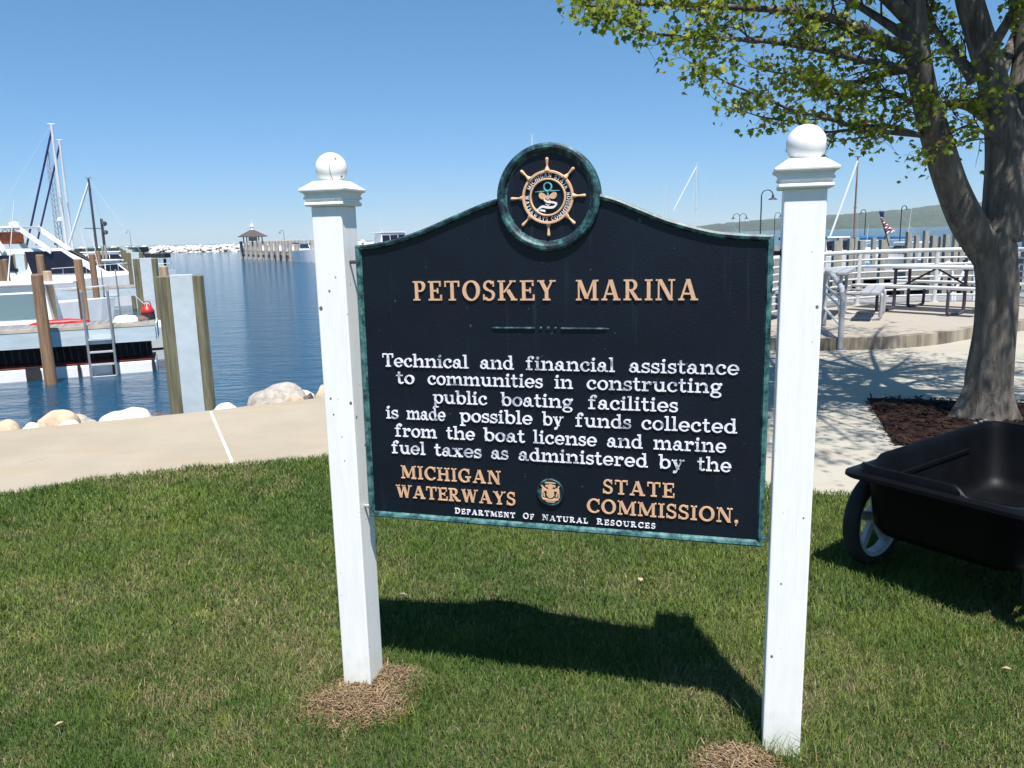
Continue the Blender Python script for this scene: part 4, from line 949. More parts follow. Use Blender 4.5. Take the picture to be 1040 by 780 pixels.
# ------------------------------------------------------------------ PATIO: railing, picnic tables, handrail
def make_railing():
    p0 = rail_xy[len(rail_xy) // 2]; t = thing('patio_railing', 'curved white pipe railing along the water edge of the raised patio', 'railing', (p0.x, p0.y, 0.16)); org = (p0.x, p0.y, 0.16)
    tp = MB(); tp.tube([(p.x, p.y, 1.15) for p in rail_xy], 0.042, 10); tp.build('handrail', M['railwhite'], t, smooth=True, org=org)
    for k in range(7):
        z = 1.005 - 0.118 * k
        mb = MB(); mb.tube([(p.x, p.y, z) for p in rail_xy], 0.019, 8); mb.build('rail', M['railwhite'], t, smooth=True, org=org)
    for px, py in ((752, 330), (868, 315), (942, 312), (1020, 311), (1085, 313)):
        d = min(rail_xy, key=lambda q: abs((q.x / q.y) - G(px, py, 0.16).x / G(px, py, 0.16).y))
        mb = MB(); mb.tube([(d.x, d.y, 0.165), (d.x, d.y, 1.115)], 0.045, 12); mb.tube([(d.x, d.y, 0.16), (d.x, d.y, 0.175)], 0.085, 14); mb.build('post', M['railwhite'], t, smooth=False, org=org)
make_railing()
def picnic(label, loc, rz, L, frame, top, ztop=0.75):
    t = thing('picnic_table', label, 'picnic table', loc, rz, 'picnic tables on the patio')
    tt = MB()
    for k in range(5): tt.box((0, -0.30 + 0.15 * k, ztop), (L, 0.138, 0.042))
    tt.build('tabletop', top, t, bev=0.006)
    for s in (-1, 1):
        b = MB()
        for k in range(2): b.box((0, s * (0.64 + 0.145 * k), 0.445), (L, 0.135, 0.042))
        b.build('bench_seat', top, t, bev=0.006)
    for x in (-L * 0.27, L * 0.27):
        f = MB()
        for s in (-1, 1):
            # one bent pipe: seat support down to a skid and up to the table
            f.tube(spline([(x, s * 0.86, 0.42), (x, s * 0.86, 0.12), (x, s * 0.80, 0.022), (x, s * 0.33, 0.022), (x, s * 0.26, 0.12), (x, s * 0.26, 0.42), (x, s * 0.26, ztop - 0.03)], 5), 0.027, 8)
            f.tube([(x, s * 0.88, 0.41), (x, s * 0.33, 0.41)], 0.02, 8)
        f.tube([(x, -0.34, ztop - 0.035), (x, 0.34, ztop - 0.035)], 0.02, 8)
        f.build('leg_frame', frame, t, smooth=True)
        br = MB(); br.tube([(x, 0, 0.40), (x * 0.03, 0, ztop - 0.035)], 0.017, 8); br.tube([(x, -0.33, 0.41), (x, 0.33, 0.41)], 0.017, 8); br.build('brace', frame, t, smooth=True)
    return t
pa, pb_ = G(898, 318, 0.16), G(967, 321, 0.16)
cen = at(947, 300, 13.6); cen.z = 0.16
picnic('pale topped picnic table with dark bent pipe legs beside the maple trunk', (7.36, 13.6, 0.16), R(-52), 2.15, M['darkframe'], M['tabletop'])
c2 = G(838, 323, 0.16)
picnic('grey metal picnic table partly hidden behind the right white sign post', (c2.x + 0.12, c2.y + 0.3, 0.16), R(62), 1.7, M['railgrey'], M['railgrey'])
a = G(853, 356.5, 0.0); b = G(836.5, 331, 0.16)
hr = thing('step_handrail', 'short grey pipe handrail standing at the patio kerb', 'handrail', a)
mb = MB(); ht = 0.82
mb.tube(spline([(0, 0, 0.0), (0, 0, 0.4), (0, 0, ht - 0.12), (b - a) * 0.14 + Vector((0, 0, ht)), (b - a) * 0.86 + Vector((0, 0, ht + 0.02)), (b - a) + Vector((0, 0, ht - 0.12)), (b - a) + Vector((0, 0, 0.3)), (b - a)], 6), 0.036, 12)
mb.tube([(0, 0, 0.002), (0, 0, 0.014)], 0.08, 14); mb.build('hoop', M['railgrey'], hr, smooth=True)
for z in (0.66, 0.56, 0.33):
    q = MB(); q.tube([Vector((0, 0, z)), (b - a) + Vector((0, 0, z - 0.06))], 0.018, 8); q.build('rail', M['railwhite'], hr)

# ------------------------------------------------------------------ LAKESHORE ROCKS
def rock(label, px0, px1, ptop, pbot, mt, back=0.0, seed=0, name='boulder'):
    ce_ = G((px0 + px1) / 2, pbot, -0.02); ce_.y += back; Y = ce_.y; wdt = (at(px1, pbot, Y) - at(px0, pbot, Y)).length; ht = abs(at((px0 + px1) / 2, ptop, Y).z - at((px0 + px1) / 2, pbot, Y).z) + 0.12
    import bmesh
    bm = bmesh.new(); bmesh.ops.create_icosphere(bm, subdivisions=4, radius=1.0)
    for v in bm.verts:
        n_ = v.co.normalized(); k = 1 + 0.22 * mnoise.noise(n_ * 1.2 + Vector((seed * 3.1, 0, 0))) + 0.08 * mnoise.noise(n_ * 3.1 + Vector((0, seed * 1.7, 0))) + 0.02 * mnoise.noise(n_ * 9)
        q = n_ * k; q = Vector((math.copysign(abs(q.x) ** 0.85, q.x), math.copysign(abs(q.y) ** 0.85, q.y), math.copysign(abs(q.z) ** 0.85, q.z)))
        v.co = Vector((q.x * wdt / 2, q.y * max(wdt * 0.42, 0.16), q.z * ht * 0.98))
    me = bpy.data.meshes.new(name); bm.to_mesh(me); bm.free(); me.materials.append(mt); me.polygons.foreach_set('use_smooth', [True] * len(me.polygons))
    o = bpy.data.objects.new(name, me); COL.objects.link(o); p = at((px0 + px1) / 2, pbot, Y); o.location = (p.x, p.y, p.z - 0.12); tag(o, label, 'rock', 'boulders along the lake edge of the path'); return o
rocks = [
 ('large speckled grey and orange boulder behind the path next to the white post', 252, 317, 390, 411, 'rock_grey', .42, 1),
 ('small cream stone in front of the large speckled boulder', 291, 312, 401, 410, 'rock_tan', .20, 2),
 ('flat pale slab resting against the large speckled boulder', 292, 322, 394, 408, 'rock_white', .75, 3),
 ('small dark brown stone at the end of the pale slab', 308, 319, 400, 409, 'rock_dark', .30, 4),
 ('pinkish stone half hidden by the left white post', 320, 338, 392, 405, 'rock_tan', .45, 5),
 ('low white stone just right of the big timber clad pile', 214, 241, 411, 417, 'rock_white', .30, 6),
 ('rounded white boulder with tan side below the ladder', 103, 154, 414, 428, 'rock_white', .38, 7),
 ('blocky tan boulder with a flat top beside a brown stone', 38, 80, 417, 434, 'rock_tan', .40, 8),
 ('brown stone to the right of the blocky tan boulder', 66, 98, 420, 431, 'rock_grey', .48, 9),
 ('tan boulder cut by the left edge of the photo', -14, 20, 428, 441, 'rock_tan', .40, 10),
 ('small white stone in front of the brown stone', 58, 82, 428, 433, 'rock_white', .18, 11),
 ('small pale stone between the cut off boulder and blocky boulder', 20, 42, 431, 438, 'rock_white', .25, 12),
 ('low dark wet stone behind the rounded white boulder', 150, 178, 419, 424, 'rock_dark', .5, 13)]
for l, x0, x1, yt, yb, mm, bk_, sd in rocks: rock(l, x0, x1, yt, yb, M[mm], bk_, sd)

# ------------------------------------------------------------------ DOCKS ON THE LEFT
def Wat(px, py): return G(px, py, WZ)
PDIR = Vector((0.923, 0.385, 0)).normalized(); PN = Vector((-PDIR.y, PDIR.x, 0)); PRZ = math.atan2(PDIR.y, PDIR.x)
def pier(label, end, L, wd=1.35, dz=-0.15, detail=True):
    """end = right hand front corner of the deck; local +X runs along the pier, +Y across it away from the viewer"""
    t = thing('dock_pier', label, 'dock', (end.x, end.y, WZ), PRZ, 'timber finger piers of the marina'); z = dz - WZ
    d = MB(); n_ = int(L / 0.145)
    if detail:
        for k in range(n_): d.box((-(k + 0.5) * 0.145, wd / 2, z - 0.02), (0.137, wd - 0.03, 0.04))
    else: d.box((-L / 2, wd / 2, z - 0.02), (L, wd, 0.04))
    d.build('deck', M['plank'], t)
    e = MB(); e.box((-L / 2, -0.022, z - 0.035), (L, 0.045, 0.075)); e.build('edge_board', M['nosing'], t)
    f = MB(); f.box((-L / 2, -0.012, z - 0.25), (L, 0.05, 0.345)); f.box((-L / 2, wd, z - 0.2), (L, 0.05, 0.38)); f.box((0.012, wd / 2, z - 0.22), (0.05, wd - 0.1, 0.38)); f.build('fascia', M['fascia'], t)
    if detail:
        lw = MB(); lw.box((-L / 2 - 0.05, wd * 0.5 + 0.02, 0.02), (L, wd * 0.9, 0.50)); lw.build('lower_float', M['gel'], t, bev=0.06)
        rs = MB(); rs.box((-L / 2 - 0.06, wd * 0.5 + 0.02, 0.285), (L - 0.04, wd * 0.87, 0.025)); rs.build('rust_strip', M['rust'], t)
        vb = MB(); vb.box((-L / 2 - 0.1, wd * 0.62, z * 0.5 + 0.10), (L - 0.1, wd * 0.4, z - 0.46)); vb.build('underdock_shade', M['dark'], t)  # near-black board in the open gap: shade under the deck put into colour
        for k, (xx, wv) in enumerate(((-0.12, 0.07), (-0.95, 0.06), (-1.65, 0.06), (-2.55, 0.28), (-5.2, 0.07), (-7.8, 0.07))):
            fd = MB(); fd.box((xx, 0.03, 0.06), (wv, 0.06, 0.5)); fd.build('fender_post', M['dark'], t)
    return t
E1 = G(157, 327, -0.15)
pier('nearest grey plank pier with blue grey fascia and a ladder on its front', E1, 16.0)
ends = [(Vector((-15.6, 35.0, 0)), 22, 'second grey pier behind the nearest one with its own ladder'), (Vector((-20.6, 45.5, 0)), 24, 'third pier out from shore behind the white motor yacht'), (Vector((-25.2, 57, 0)), 26, 'fourth pier out beyond the motor yacht bow'), (Vector((-31, 71, 0)), 30, 'farthest pier of the row near the end of the pile line')]
for e, L, lab in ends: pier(lab, e, L, 1.4, -0.15, False)

def round_pile(label, pxl, pxr, ptop, base, mt, cap=False, group='round timber mooring piles among the slips'):
    """base: world point at the water where it stands"""
    Y = base.y; xm = (pxl + pxr) / 2; top = at(xm, ptop, Y); r_ = (pxr - pxl) / 2 / F_PX * (base - Vector((0, 0, EYE))).dot(fwd)
    o = thing('mooring_pile', label, 'pile', (base.x, base.y, WZ), 0, group)
    mb = MB(); H = top.z - WZ; mb.lathe([(r_ * 1.06, -0.8), (r_ * 1.04, 0.2), (r_ * 0.97, H - 0.03), (r_ * 0.8, H)], 14)
    mb.build('shaft', mt, o, smooth=False)
    return o
def wbase(pxb, Y):        # point at the waterline below pixel column pxb at depth Y (column measured near the horizon line)
    p = at(pxb, 300, Y); return Vector((p.x, p.y, WZ))
q = Wat(52, 390); round_pile('dark brown round pile standing in front of the nearest pier', 39, 50, 278, q, M['wood'])
round_pile('pale tan round pile just behind the dark brown pile at the nearest pier', 45.5, 53.5, 275, wbase(51, 19.6), M['woodtan'])
round_pile('brown round pile rising beside the ladder top of the nearest pier', 77, 85, 263, wbase(83.5, 20.2), M['wood'])
round_pile('brown round pile in front of the motor yacht windscreen post', 38.5, 46, 258.5, wbase(45.5, 30), M['wood'])
round_pile('brown round pile right of the dark yacht windscreen', 92, 98, 258, wbase(98, 33.2), M['wood'])
round_pile('short brown round pile near the yacht bow', 99.5, 104.5, 255, wbase(104.5, 41), M['wood'])
round_pile('brown round pile cut by the left edge of the photo', -3, 4, 264, wbase(3, 27), M['wood'])
round_pile('brown round pile second from the left edge of the photo', 4.5, 10, 263, wbase(10, 31), M['wood'])
round_pile('thin grey pile standing behind the two ladders', 105.5, 107.8, 250, wbase(109.5, 52), M['woodgrey'])
round_pile('thin grey pile right of the other thin grey pile behind the ladders', 108.6, 111, 249, wbase(112.5, 56), M['woodgrey'])
round_pile('tan round pile top showing just behind the big timber clad pile', 163.5, 172, 270, wbase(169, 27.5), M['woodtan'])

def hpile(label, base, top_z, fw, rz, scale=1.0):
    t = thing('steel_pile', label, 'pile', (base.x, base.y, WZ), rz, 'timber clad steel piles beside the channel'); H = top_z - WZ
    f = MB(); f.box((0, -0.17 * scale, H / 2 - 0.4), (fw, 0.025, H + 0.8)); f.box((0, 0.17 * scale, H / 2 - 0.4), (fw, 0.025, H + 0.8)); f.box((0, 0, H / 2 - 0.4), (0.03, 0.31 * scale, H + 0.8)); f.build('steel_core', M['flange'], t, bev=0.004)
    for s in (-1, 1):
        w_ = MB(); a0 = fw / 2 * s; b0 = (fw / 2 + (0.20 if s < 0 else 0.165) * scale) * s
        w_.prism([(a0 + 0.002 * s, -0.178 * scale), (a0 + 0.11 * s * scale, -0.172 * scale), (b0, -0.10 * scale), (b0, 0.12 * scale), (a0 + 0.11 * s * scale, 0.175 * scale), (a0 + 0.002 * s, 0.17 * scale)], -0.8, H - 0.015)
        w_.build('timber_cheek', M['woodgreen'], t, bev=0.012)
    return t
Yp = 12.6
hp = wbase(186, Yp); tz = at(184, 279, Yp).z
hpile('large steel pile with green brown timber cheeks standing close behind the path', hp, tz, 0.325, R(20))
hpile('steel and timber pile with a red can at its foot', wbase(152, 24.6), at(150, 262, 24.6).z, 0.325, R(20))
for i, (px, Y, pt_) in enumerate(((142, 37, 256), (136.5, 49, 253.5), (133, 61, 252), (130.5, 74, 251), (128.7, 87, 250.5), (127.3, 100, 250))):
    hpile(('grey and green timber clad pile third in the channel row', 'timber clad pile fourth in the channel row', 'timber clad pile fifth in the channel row', 'timber clad pile sixth in the channel row', 'timber clad pile seventh in the channel row', 'farthest timber clad pile in the channel row')[i], wbase(px, Y), at(px, pt_, Y).z, 0.33, R(20))
hpile('steel pile with narrow timber cheeks behind the white cruiser roof', wbase(26, 38), at(24, 257.5, 38).z, 0.38, R(15), 0.6)

def ladder(label, foot, wd, z_top, z_bot, rz, nr, z_r1, group='aluminium dock ladders'):
    t = thing('dock_ladder', label, 'ladder', (foot.x, foot.y, WZ), rz, group)
    for s in (-1, 1):
        r_ = MB(); r_.tube([(s * wd / 2, 0, z_bot - WZ), (s * wd / 2, 0, z_top - WZ - 0.05), (s * wd / 2, 0.02, z_top - WZ)], 0.027, 8); r_.build('side_rail', M['laddergrey'], t)
    for k in range(nr):
        g_ = MB(); g_.box((0, 0, z_r1 - WZ - 0.285 * k), (wd - 0.05, 0.10, 0.035)); g_.build('rung', M['alu'], t)
    return t
fl = E1 - PDIR * 1.13 - PN * 0.11
la = at(100, 345, fl.y); 
pL = min((E1 - PDIR * (0.05 * k) - PN * 0.11 for k in range(120)), key=lambda q: abs((lambda d: 520 + F_PX * d.dot(cr) / d.dot(fwd))(Vector((q.x, q.y, -0.4)) - Vector((0, 0, EYE))) - 102))
ladder('aluminium ladder fixed to the front of the nearest pier', pL, 0.52, at(101, 294, pL.y).z, -1.9, PRZ, 5, at(101, 344.5, pL.y).z)
q2 = ends[0][0]; p2 = min((q2 - PDIR * (0.05 * k) - PN * 0.1 for k in range(200)), key=lambda q: abs((lambda d: 520 + F_PX * d.dot(cr) / d.dot(fwd))(Vector((q.x, q.y, -0.2)) - Vector((0, 0, EYE))) - 112.5))
ladder('smaller looking aluminium ladder on the second pier', p2, 0.55, at(111, 274, p2.y).z, -1.9, PRZ, 4, at(111, 300.5, p2.y).z)

# small gear on the nearest pier
dp = E1 + PN * 0.75 + Vector((0, 0, 0.0)) - PDIR * 0.15
can = thing('fuel_can', 'red and black fuel can on the end of the nearest pier', 'can', (dp.x, dp.y, -0.15), PRZ)
mb = MB(); mb.lathe([(0.15, 0.0), (0.155, 0.02), (0.155, 0.13), (0.15, 0.14)], 16); mb.build('base', M['dark'], can)
mb = MB(); mb.lathe([(0.152, 0.138), (0.152, 0.22), (0.10, 0.30), (0.05, 0.34), (0.05, 0.37)], 16); mb.build('body', M['red'], can, smooth=True)
mb = MB(); mb.tube(spline([(-0.09, 0, 0.28), (-0.06, 0, 0.42), (0.06, 0, 0.42), (0.09, 0, 0.28)], 5), 0.014, 8); mb.build('handle', M['red'], can, smooth=True)
mb = MB(); mb.tube([(-0.03, 0, 0.34), (-0.36, -0.05, 0.74)], 0.013, 8); mb.build('spout', M['alu'], can)
def heap(name, label, cat, p, sx, sy, sz, mt, seed):
    mb = MB(); vs = []; n1, n2 = 7, 18
    for i in range(n1):
        for j in range(n2):
            t_ = i / (n1 - 1); a_ = 2 * math.pi * j / n2; r_ = math.sin(0.15 + t_ * 1.42); k = 1 + 0.25 * mnoise.noise(Vector((math.cos(a_) * 2, math.sin(a_) * 2, seed + t_ * 2)))
            vs.append((sx * r_ * k * math.cos(a_), sy * r_ * k * math.sin(a_), sz * (1 - t_ ** 2) * (1 + 0.35 * mnoise.noise(Vector((math.cos(a_) * 3, math.sin(a_) * 3 + seed, t_))))))
    mb.add(vs, [(i * n2 + j, (i + 1) * n2 + j, (i + 1) * n2 + (j + 1) % n2, i * n2 + (j + 1) % n2) for i in range(n1 - 1) for j in range(n2)] + [tuple(range(n2))])
    o = mb.build(name, mt, smooth=True, loc=p); o.rotation_euler = (0, 0, PRZ); return tag(o, label, cat)
e_ = E1 + PN * 0.55 - PDIR * 0.62; heap('cloth_heap', 'crumpled white cloth lying on the nearest pier', 'cloth', (e_.x, e_.y, -0.15), 0.30, 0.18, 0.14, M['gel'], 2)
e_ = E1 + PN * 0.62 - PDIR * 0.33; heap('tool_bag', 'dark brown bag between the white cloth and the red can', 'bag', (e_.x, e_.y, -0.15), 0.2, 0.16, 0.11, M['rock_dark'], 5)
e_ = E1 + PN * 1.0 - PDIR * 2.05; heap('folded_tarp', 'flat bright red tarp lying along the nearest pier by the tan pile', 'tarp', (e_.x, e_.y, -0.15), 0.62, 0.10, 0.10, M['red'], 7)

# ------------------------------------------------------------------ BOATS
def hull_mesh(L, B, fb, draft=0.35, n=18, stern=0.8, bowrise=0.35, keel=True):
    """bow at +X; z=0 is the waterline; returns rings of half sections"""
    st = []
    for i in range(n + 1):
        t_ = i / n; x = -L / 2 + L * t_
        half = B / 2 * (stern + (1 - stern) * min(1, t_ / 0.35)) * (1 if t_ < 0.5 else max(0.015, math.cos((t_ - 0.5) / 0.5 * math.pi / 2) ** 0.75))
        sheer = fb * (1 + bowrise * max(0, t_ - 0.3) ** 1.5); st.append((x, half, sheer, t_))
    return st
def band(st, z0f, z1f, flare=0.82, n_deck=False):
    mb = MB(); k = 0
    for x, h, sh, t_ in st:
        z0 = z0f(sh); z1 = z1f(sh)
        def hw(z): f = max(0, min(1, (z + 0.3) / (sh + 0.3))); return h * (flare + (1 - flare) * f)
        xo = lambda z: x + (0.35 * max(0, t_ - 0.75) * 4 * (z / max(sh, .1)) * 0.6)
        mb.v += [(xo(z0), -hw(z0), z0), (xo(z1), -hw(z1), z1), (xo(z1), hw(z1), z1), (xo(z0), hw(z0), z0)]
    n_ = len(st)
    for i in range(n_ - 1):
        a, b = i * 4, i * 4 + 4
        mb.f += [(a, b, b + 1, a + 1), (a + 2, b + 2, b + 3, a + 3)]
        mb.f += [(a + 1, b + 1, b + 2, a + 2), (a, a + 3, b + 3, b)]
    mb.f += [(0, 1, 2, 3), tuple((n_ - 1) * 4 + k for k in (3, 2, 1, 0))]
    return mb
def cabin(x0, x1, w0, w1, z0, z1, rake_f=0.5, rake_b=0.1, tumble=0.85):
    mb = MB(); a = [(x0, -w0 / 2, z0), (x1, -w1 / 2, z0), (x1, w1 / 2, z0), (x0, w0 / 2, z0), (x0 + rake_b, -w0 / 2 * tumble, z1), (x1 - rake_f, -w1 / 2 * tumble, z1), (x1 - rake_f, w1 / 2 * tumble, z1), (x0 + rake_b, w0 / 2 * tumble, z1)]
    return mb.add(a, [(0, 3, 2, 1), (4, 5, 6, 7), (0, 1, 5, 4), (1, 2, 6, 5), (2, 3, 7, 6), (3, 0, 4, 7)])
class Pair:
    def __init__(s, l): s.l = l
    def build(s, *a): [m_.build(*a) for m_ in s.l]
def side_window(x0, x1, w0, w1, z0, z1, za, zb, xa, xb, tumble, rake_f, rake_b, out=0.012):
    """glass plates set just proud of both slanted cabin sides"""
    out_ = []
    def y(x, z):
        f = (z - z0) / (z1 - z0); ww = w0 + (w1 - w0) * (x - x0) / (x1 - x0); return ww / 2 * (1 - (1 - tumble) * f)
    for s in (-1, 1):
        q = [(xa, za), (xb, za), (xb - rake_f * (zb - za) / (z1 - z0), zb), (xa + rake_b * (zb - za) / (z1 - z0), zb)]
        mb = MB(); out_.append(mb); mb.add([(x, s * (y(x, z) + out), z) for x, z in q] + [(x, s * (y(x, z) - 0.006), z) for x, z in q], [(0, 1, 2, 3), (7, 6, 5, 4)] + [(i, (i + 1) % 4, 4 + (i + 1) % 4, 4 + i) for i in range(4)])
    return Pair(out_)
def cruiser(label, loc, rz, L=7.5, B=2.6, fb=0.95, group='boats moored in the marina', hullm=None, stripe=None, lower=None, cab=True, canvas=None, fly=False, glass='glass', cabh=1.0):
    t = thing('motor_boat', label, 'motor boat', (loc[0], loc[1], WZ), rz, group); st = hull_mesh(L, B, fb)
    hullm = hullm or M['gel']
    if lower:
        band(st, lambda s: -0.3, lambda s: 0.30 * fb, 0.8).build('bottom', lower, t)
        band(st, lambda s: 0.30 * fb + 0.002, lambda s: 0.37 * fb, 0.805).build('stripe', stripe, t)
        band(st, lambda s: 0.37 * fb + 0.002, lambda s: s, 0.81).build('hull', hullm, t)
    else:
        band(st, lambda s: -0.3, lambda s: s, 0.8).build('hull', hullm, t)
        if stripe: band([(x, h * 1.012, s, q) for x, h, s, q in st], lambda s: s * 0.72, lambda s: s * 0.84, 0.8).build('stripe', stripe, t)
    if cab:
        x0, x1 = -L * 0.22, L * 0.20; z0, z1 = fb * 1.02, fb + cabh
        c_ = cabin(x0, x1, B * 0.72, B * 0.62, z0, z1, 0.9, 0.15).build('cabin', M['gel'], t, bev=0.03)
        n_w = 3; dx = (x1 - x0 - 0.9) / n_w
        for k in range(n_w):
            xa = x0 + 0.22 + dx * k; xb = xa + dx - 0.06 + (0.35 if k == n_w - 1 else 0)
            side_window(x0, x1, B * 0.72, B * 0.62, z0, z1, z0 + cabh * 0.30, z0 + cabh * 0.82, xa, xb, 0.85, 0.9 if k == n_w - 1 else 0.0, 0, 0.014).build('window', M[glass], c_)
        r_ = MB(); r_.prism([(x0 - 0.5, -B * 0.35), (x1 - 0.75, -B * 0.31), (x1 - 0.55, 0), (x1 - 0.75, B * 0.31), (x0 - 0.5, B * 0.35)], z1 + 0.002, z1 + 0.075); r_.build('roof', M['gel'], t, bev=0.03)
        ws = MB(); ws.add([(x1 - 0.02 + 0.01, -B * 0.27, z0 + 0.12), (x1 - 0.02 + 0.01, B * 0.27, z0 + 0.12), (x1 - 0.78, B * 0.25, z1 - 0.08), (x1 - 0.78, -B * 0.25, z1 - 0.08), (x1 - 0.06, -B * 0.27, z0 + 0.12), (x1 - 0.06, B * 0.27, z0 + 0.12), (x1 - 0.83, B * 0.25, z1 - 0.08), (x1 - 0.83, -B * 0.25, z1 - 0.08)], [(0, 1, 2, 3), (7, 6, 5, 4), (0, 4, 5, 1), (1, 5, 6, 2), (2, 6, 7, 3), (3, 7, 4, 0)]); ws.build('windscreen', M[glass], t)
    rl = MB(); pts = [(x, h * 0.93, s + 0.42) for x, h, s, q in st if q > 0.62]; full = pts + [(x, -y, z) for x, y, z in reversed(pts)]
    rl.tube(full, 0.014, 6)
    for x, y, z in full[::3]: rl.tube([(x, y, z), (x, y, z - 0.45)], 0.011, 5)
    rl.build('bow_rail', M['alu'], t)
    an_ = MB(); an_.tube([(-L * .12, B * .2, fb + (cabh if cab else 0.0)), (-L * .16, B * .2, fb + (cabh if cab else 0.0) + 2.0)], [0.018, 0.008], 5); an_.build('antenna', M['gel'], t)
    if canvas: cv = MB(); cv.prism([(-L * .46, -B * .40), (-L * .20, -B * .40), (-L * .20, B * .40), (-L * .46, B * .40)], fb + cabh * 0.95, fb + cabh + 0.12); cv.build('canvas_top', canvas, t, bev=0.05)
    return t
# cruiser moored behind the nearest pier, bow to the right
bc = min((E1 + PN * 3.0 - PDIR * (0.05 * k) for k in range(60, 260)), key=lambda q: abs(pxof((q + PDIR * 2.05) + Vector((0, 0, 0.1)))[0] - 58))
cr1 = cruiser('white hardtop cabin cruiser with wide side windows moored behind the nearest pier', bc, PRZ + math.pi, 9.4, 2.6, 0.84, lower=M['gel'], stripe=M['navy'], hullm=M['gel'], cabh=1.16)
# motor yacht with the dark raked windscreen, behind the second pier line
def yacht():
    Y = 39.0; c_ = at(72, 268, Y); t = thing('motor_yacht', 'white motor yacht with long dark raked side window and open arch', 'motor yacht', (c_.x - 0.69, Y, WZ), R(4), 'boats moored in the marina'); t.scale = (0.76, 0.95, 1.12)
    L, B, fb = 11.5, 3.6, 1.15; st = hull_mesh(L, B, fb)
    band(st, lambda s: -0.3, lambda s: s, 0.78).build('hull', M['gel'], t)
    x0, x1 = -4.2, 3.4; z0, z1 = fb * 1.03, 2.55
    c1 = cabin(x0, x1, 2.7, 1.7, z0, z1, 3.4, 0.2, 0.82).build('cabin', M['gel'], t, bev=0.04)
    side_window(x0, x1, 2.7, 1.7, z0, z1, z0 + 0.28, z1 - 0.12, -0.9, 2.7, 0.82, 2.6, -0.55, 0.016).build('window', M['blackglass'], c1)
    side_window(x0, x1, 2.7, 1.7, z0, z1, z0 + 0.42, z1 - 0.25, -3.5, -1.7, 0.82, 0.0, -0.2, 0.016).build('window', M['blackglass'], c1)
    a_ = MB()
    for s in (-1, 1):
        a_.bar((0.4, s * 1.05, z1 - 0.15), (-1.5, s * 1.0, 3.45), 0.10, 0.22); a_.bar((-2.4, s * 1.1, z1 - 0.1), (-3.2, s * 1.0, 3.42), 0.10, 0.28)
    a_.box((-2.4, 0, 3.46), (2.2, 2.2, 0.09)); a_.build('radar_arch', M['gel'], t, bev=0.02)
    cn = MB(); cn.box((-2.6, 0, 3.02), (0.9, 1.2, 0.5)); cn.build('seat', M['orange'], t, bev=0.12)
    rl = MB(); pts = [(x, h * 0.93, s + 0.5) for x, h, s, q in st if q > 0.55]; full = pts + [(x, -y, z) for x, y, z in reversed(pts)]; rl.tube(full, 0.016, 6)
    for x, y, z in full[::2]: rl.tube([(x, y, z), (x, y, z - 0.52)], 0.012, 5)
    rl.build('bow_rail', M['alu'], t)
    fn = MB(); fn.lathe([(0.12, 3.5), (0.28, 3.56), (0.28, 3.66), (0.1, 3.72)], 14, (-2.3, 0, 0)); fn.build('radar_dome', M['gel'], t)
yacht()
cruiser('white runabout with pale green tint low in the slip at the left edge', at(8, 285, 27.5), R(18), 6.2, 2.3, 0.9, cabh=0.7)
cruiser('white cruiser with dusty canvas top moored behind the grey steel pile', at(14, 270, 43), R(22), 8, 2.8, 1.3, canvas=M['pinkcover'], cabh=1.1, glass='blackglass')
cruiser('white cruiser berthed by the third pier right of the yacht', at(108, 277, 49), R(22), 7.5, 2.6, 1.1, cabh=0.9, glass='blackglass')
cruiser('small white boat low beside the third pier end', at(118, 288, 39.5), R(22), 5.2, 2.1, 0.7, cab=False)
cruiser('white cabin boat beyond the fourth pier near the pile row', at(112, 268, 64), R(22), 8, 2.8, 1.2, cabh=1.2, glass='blackglass')

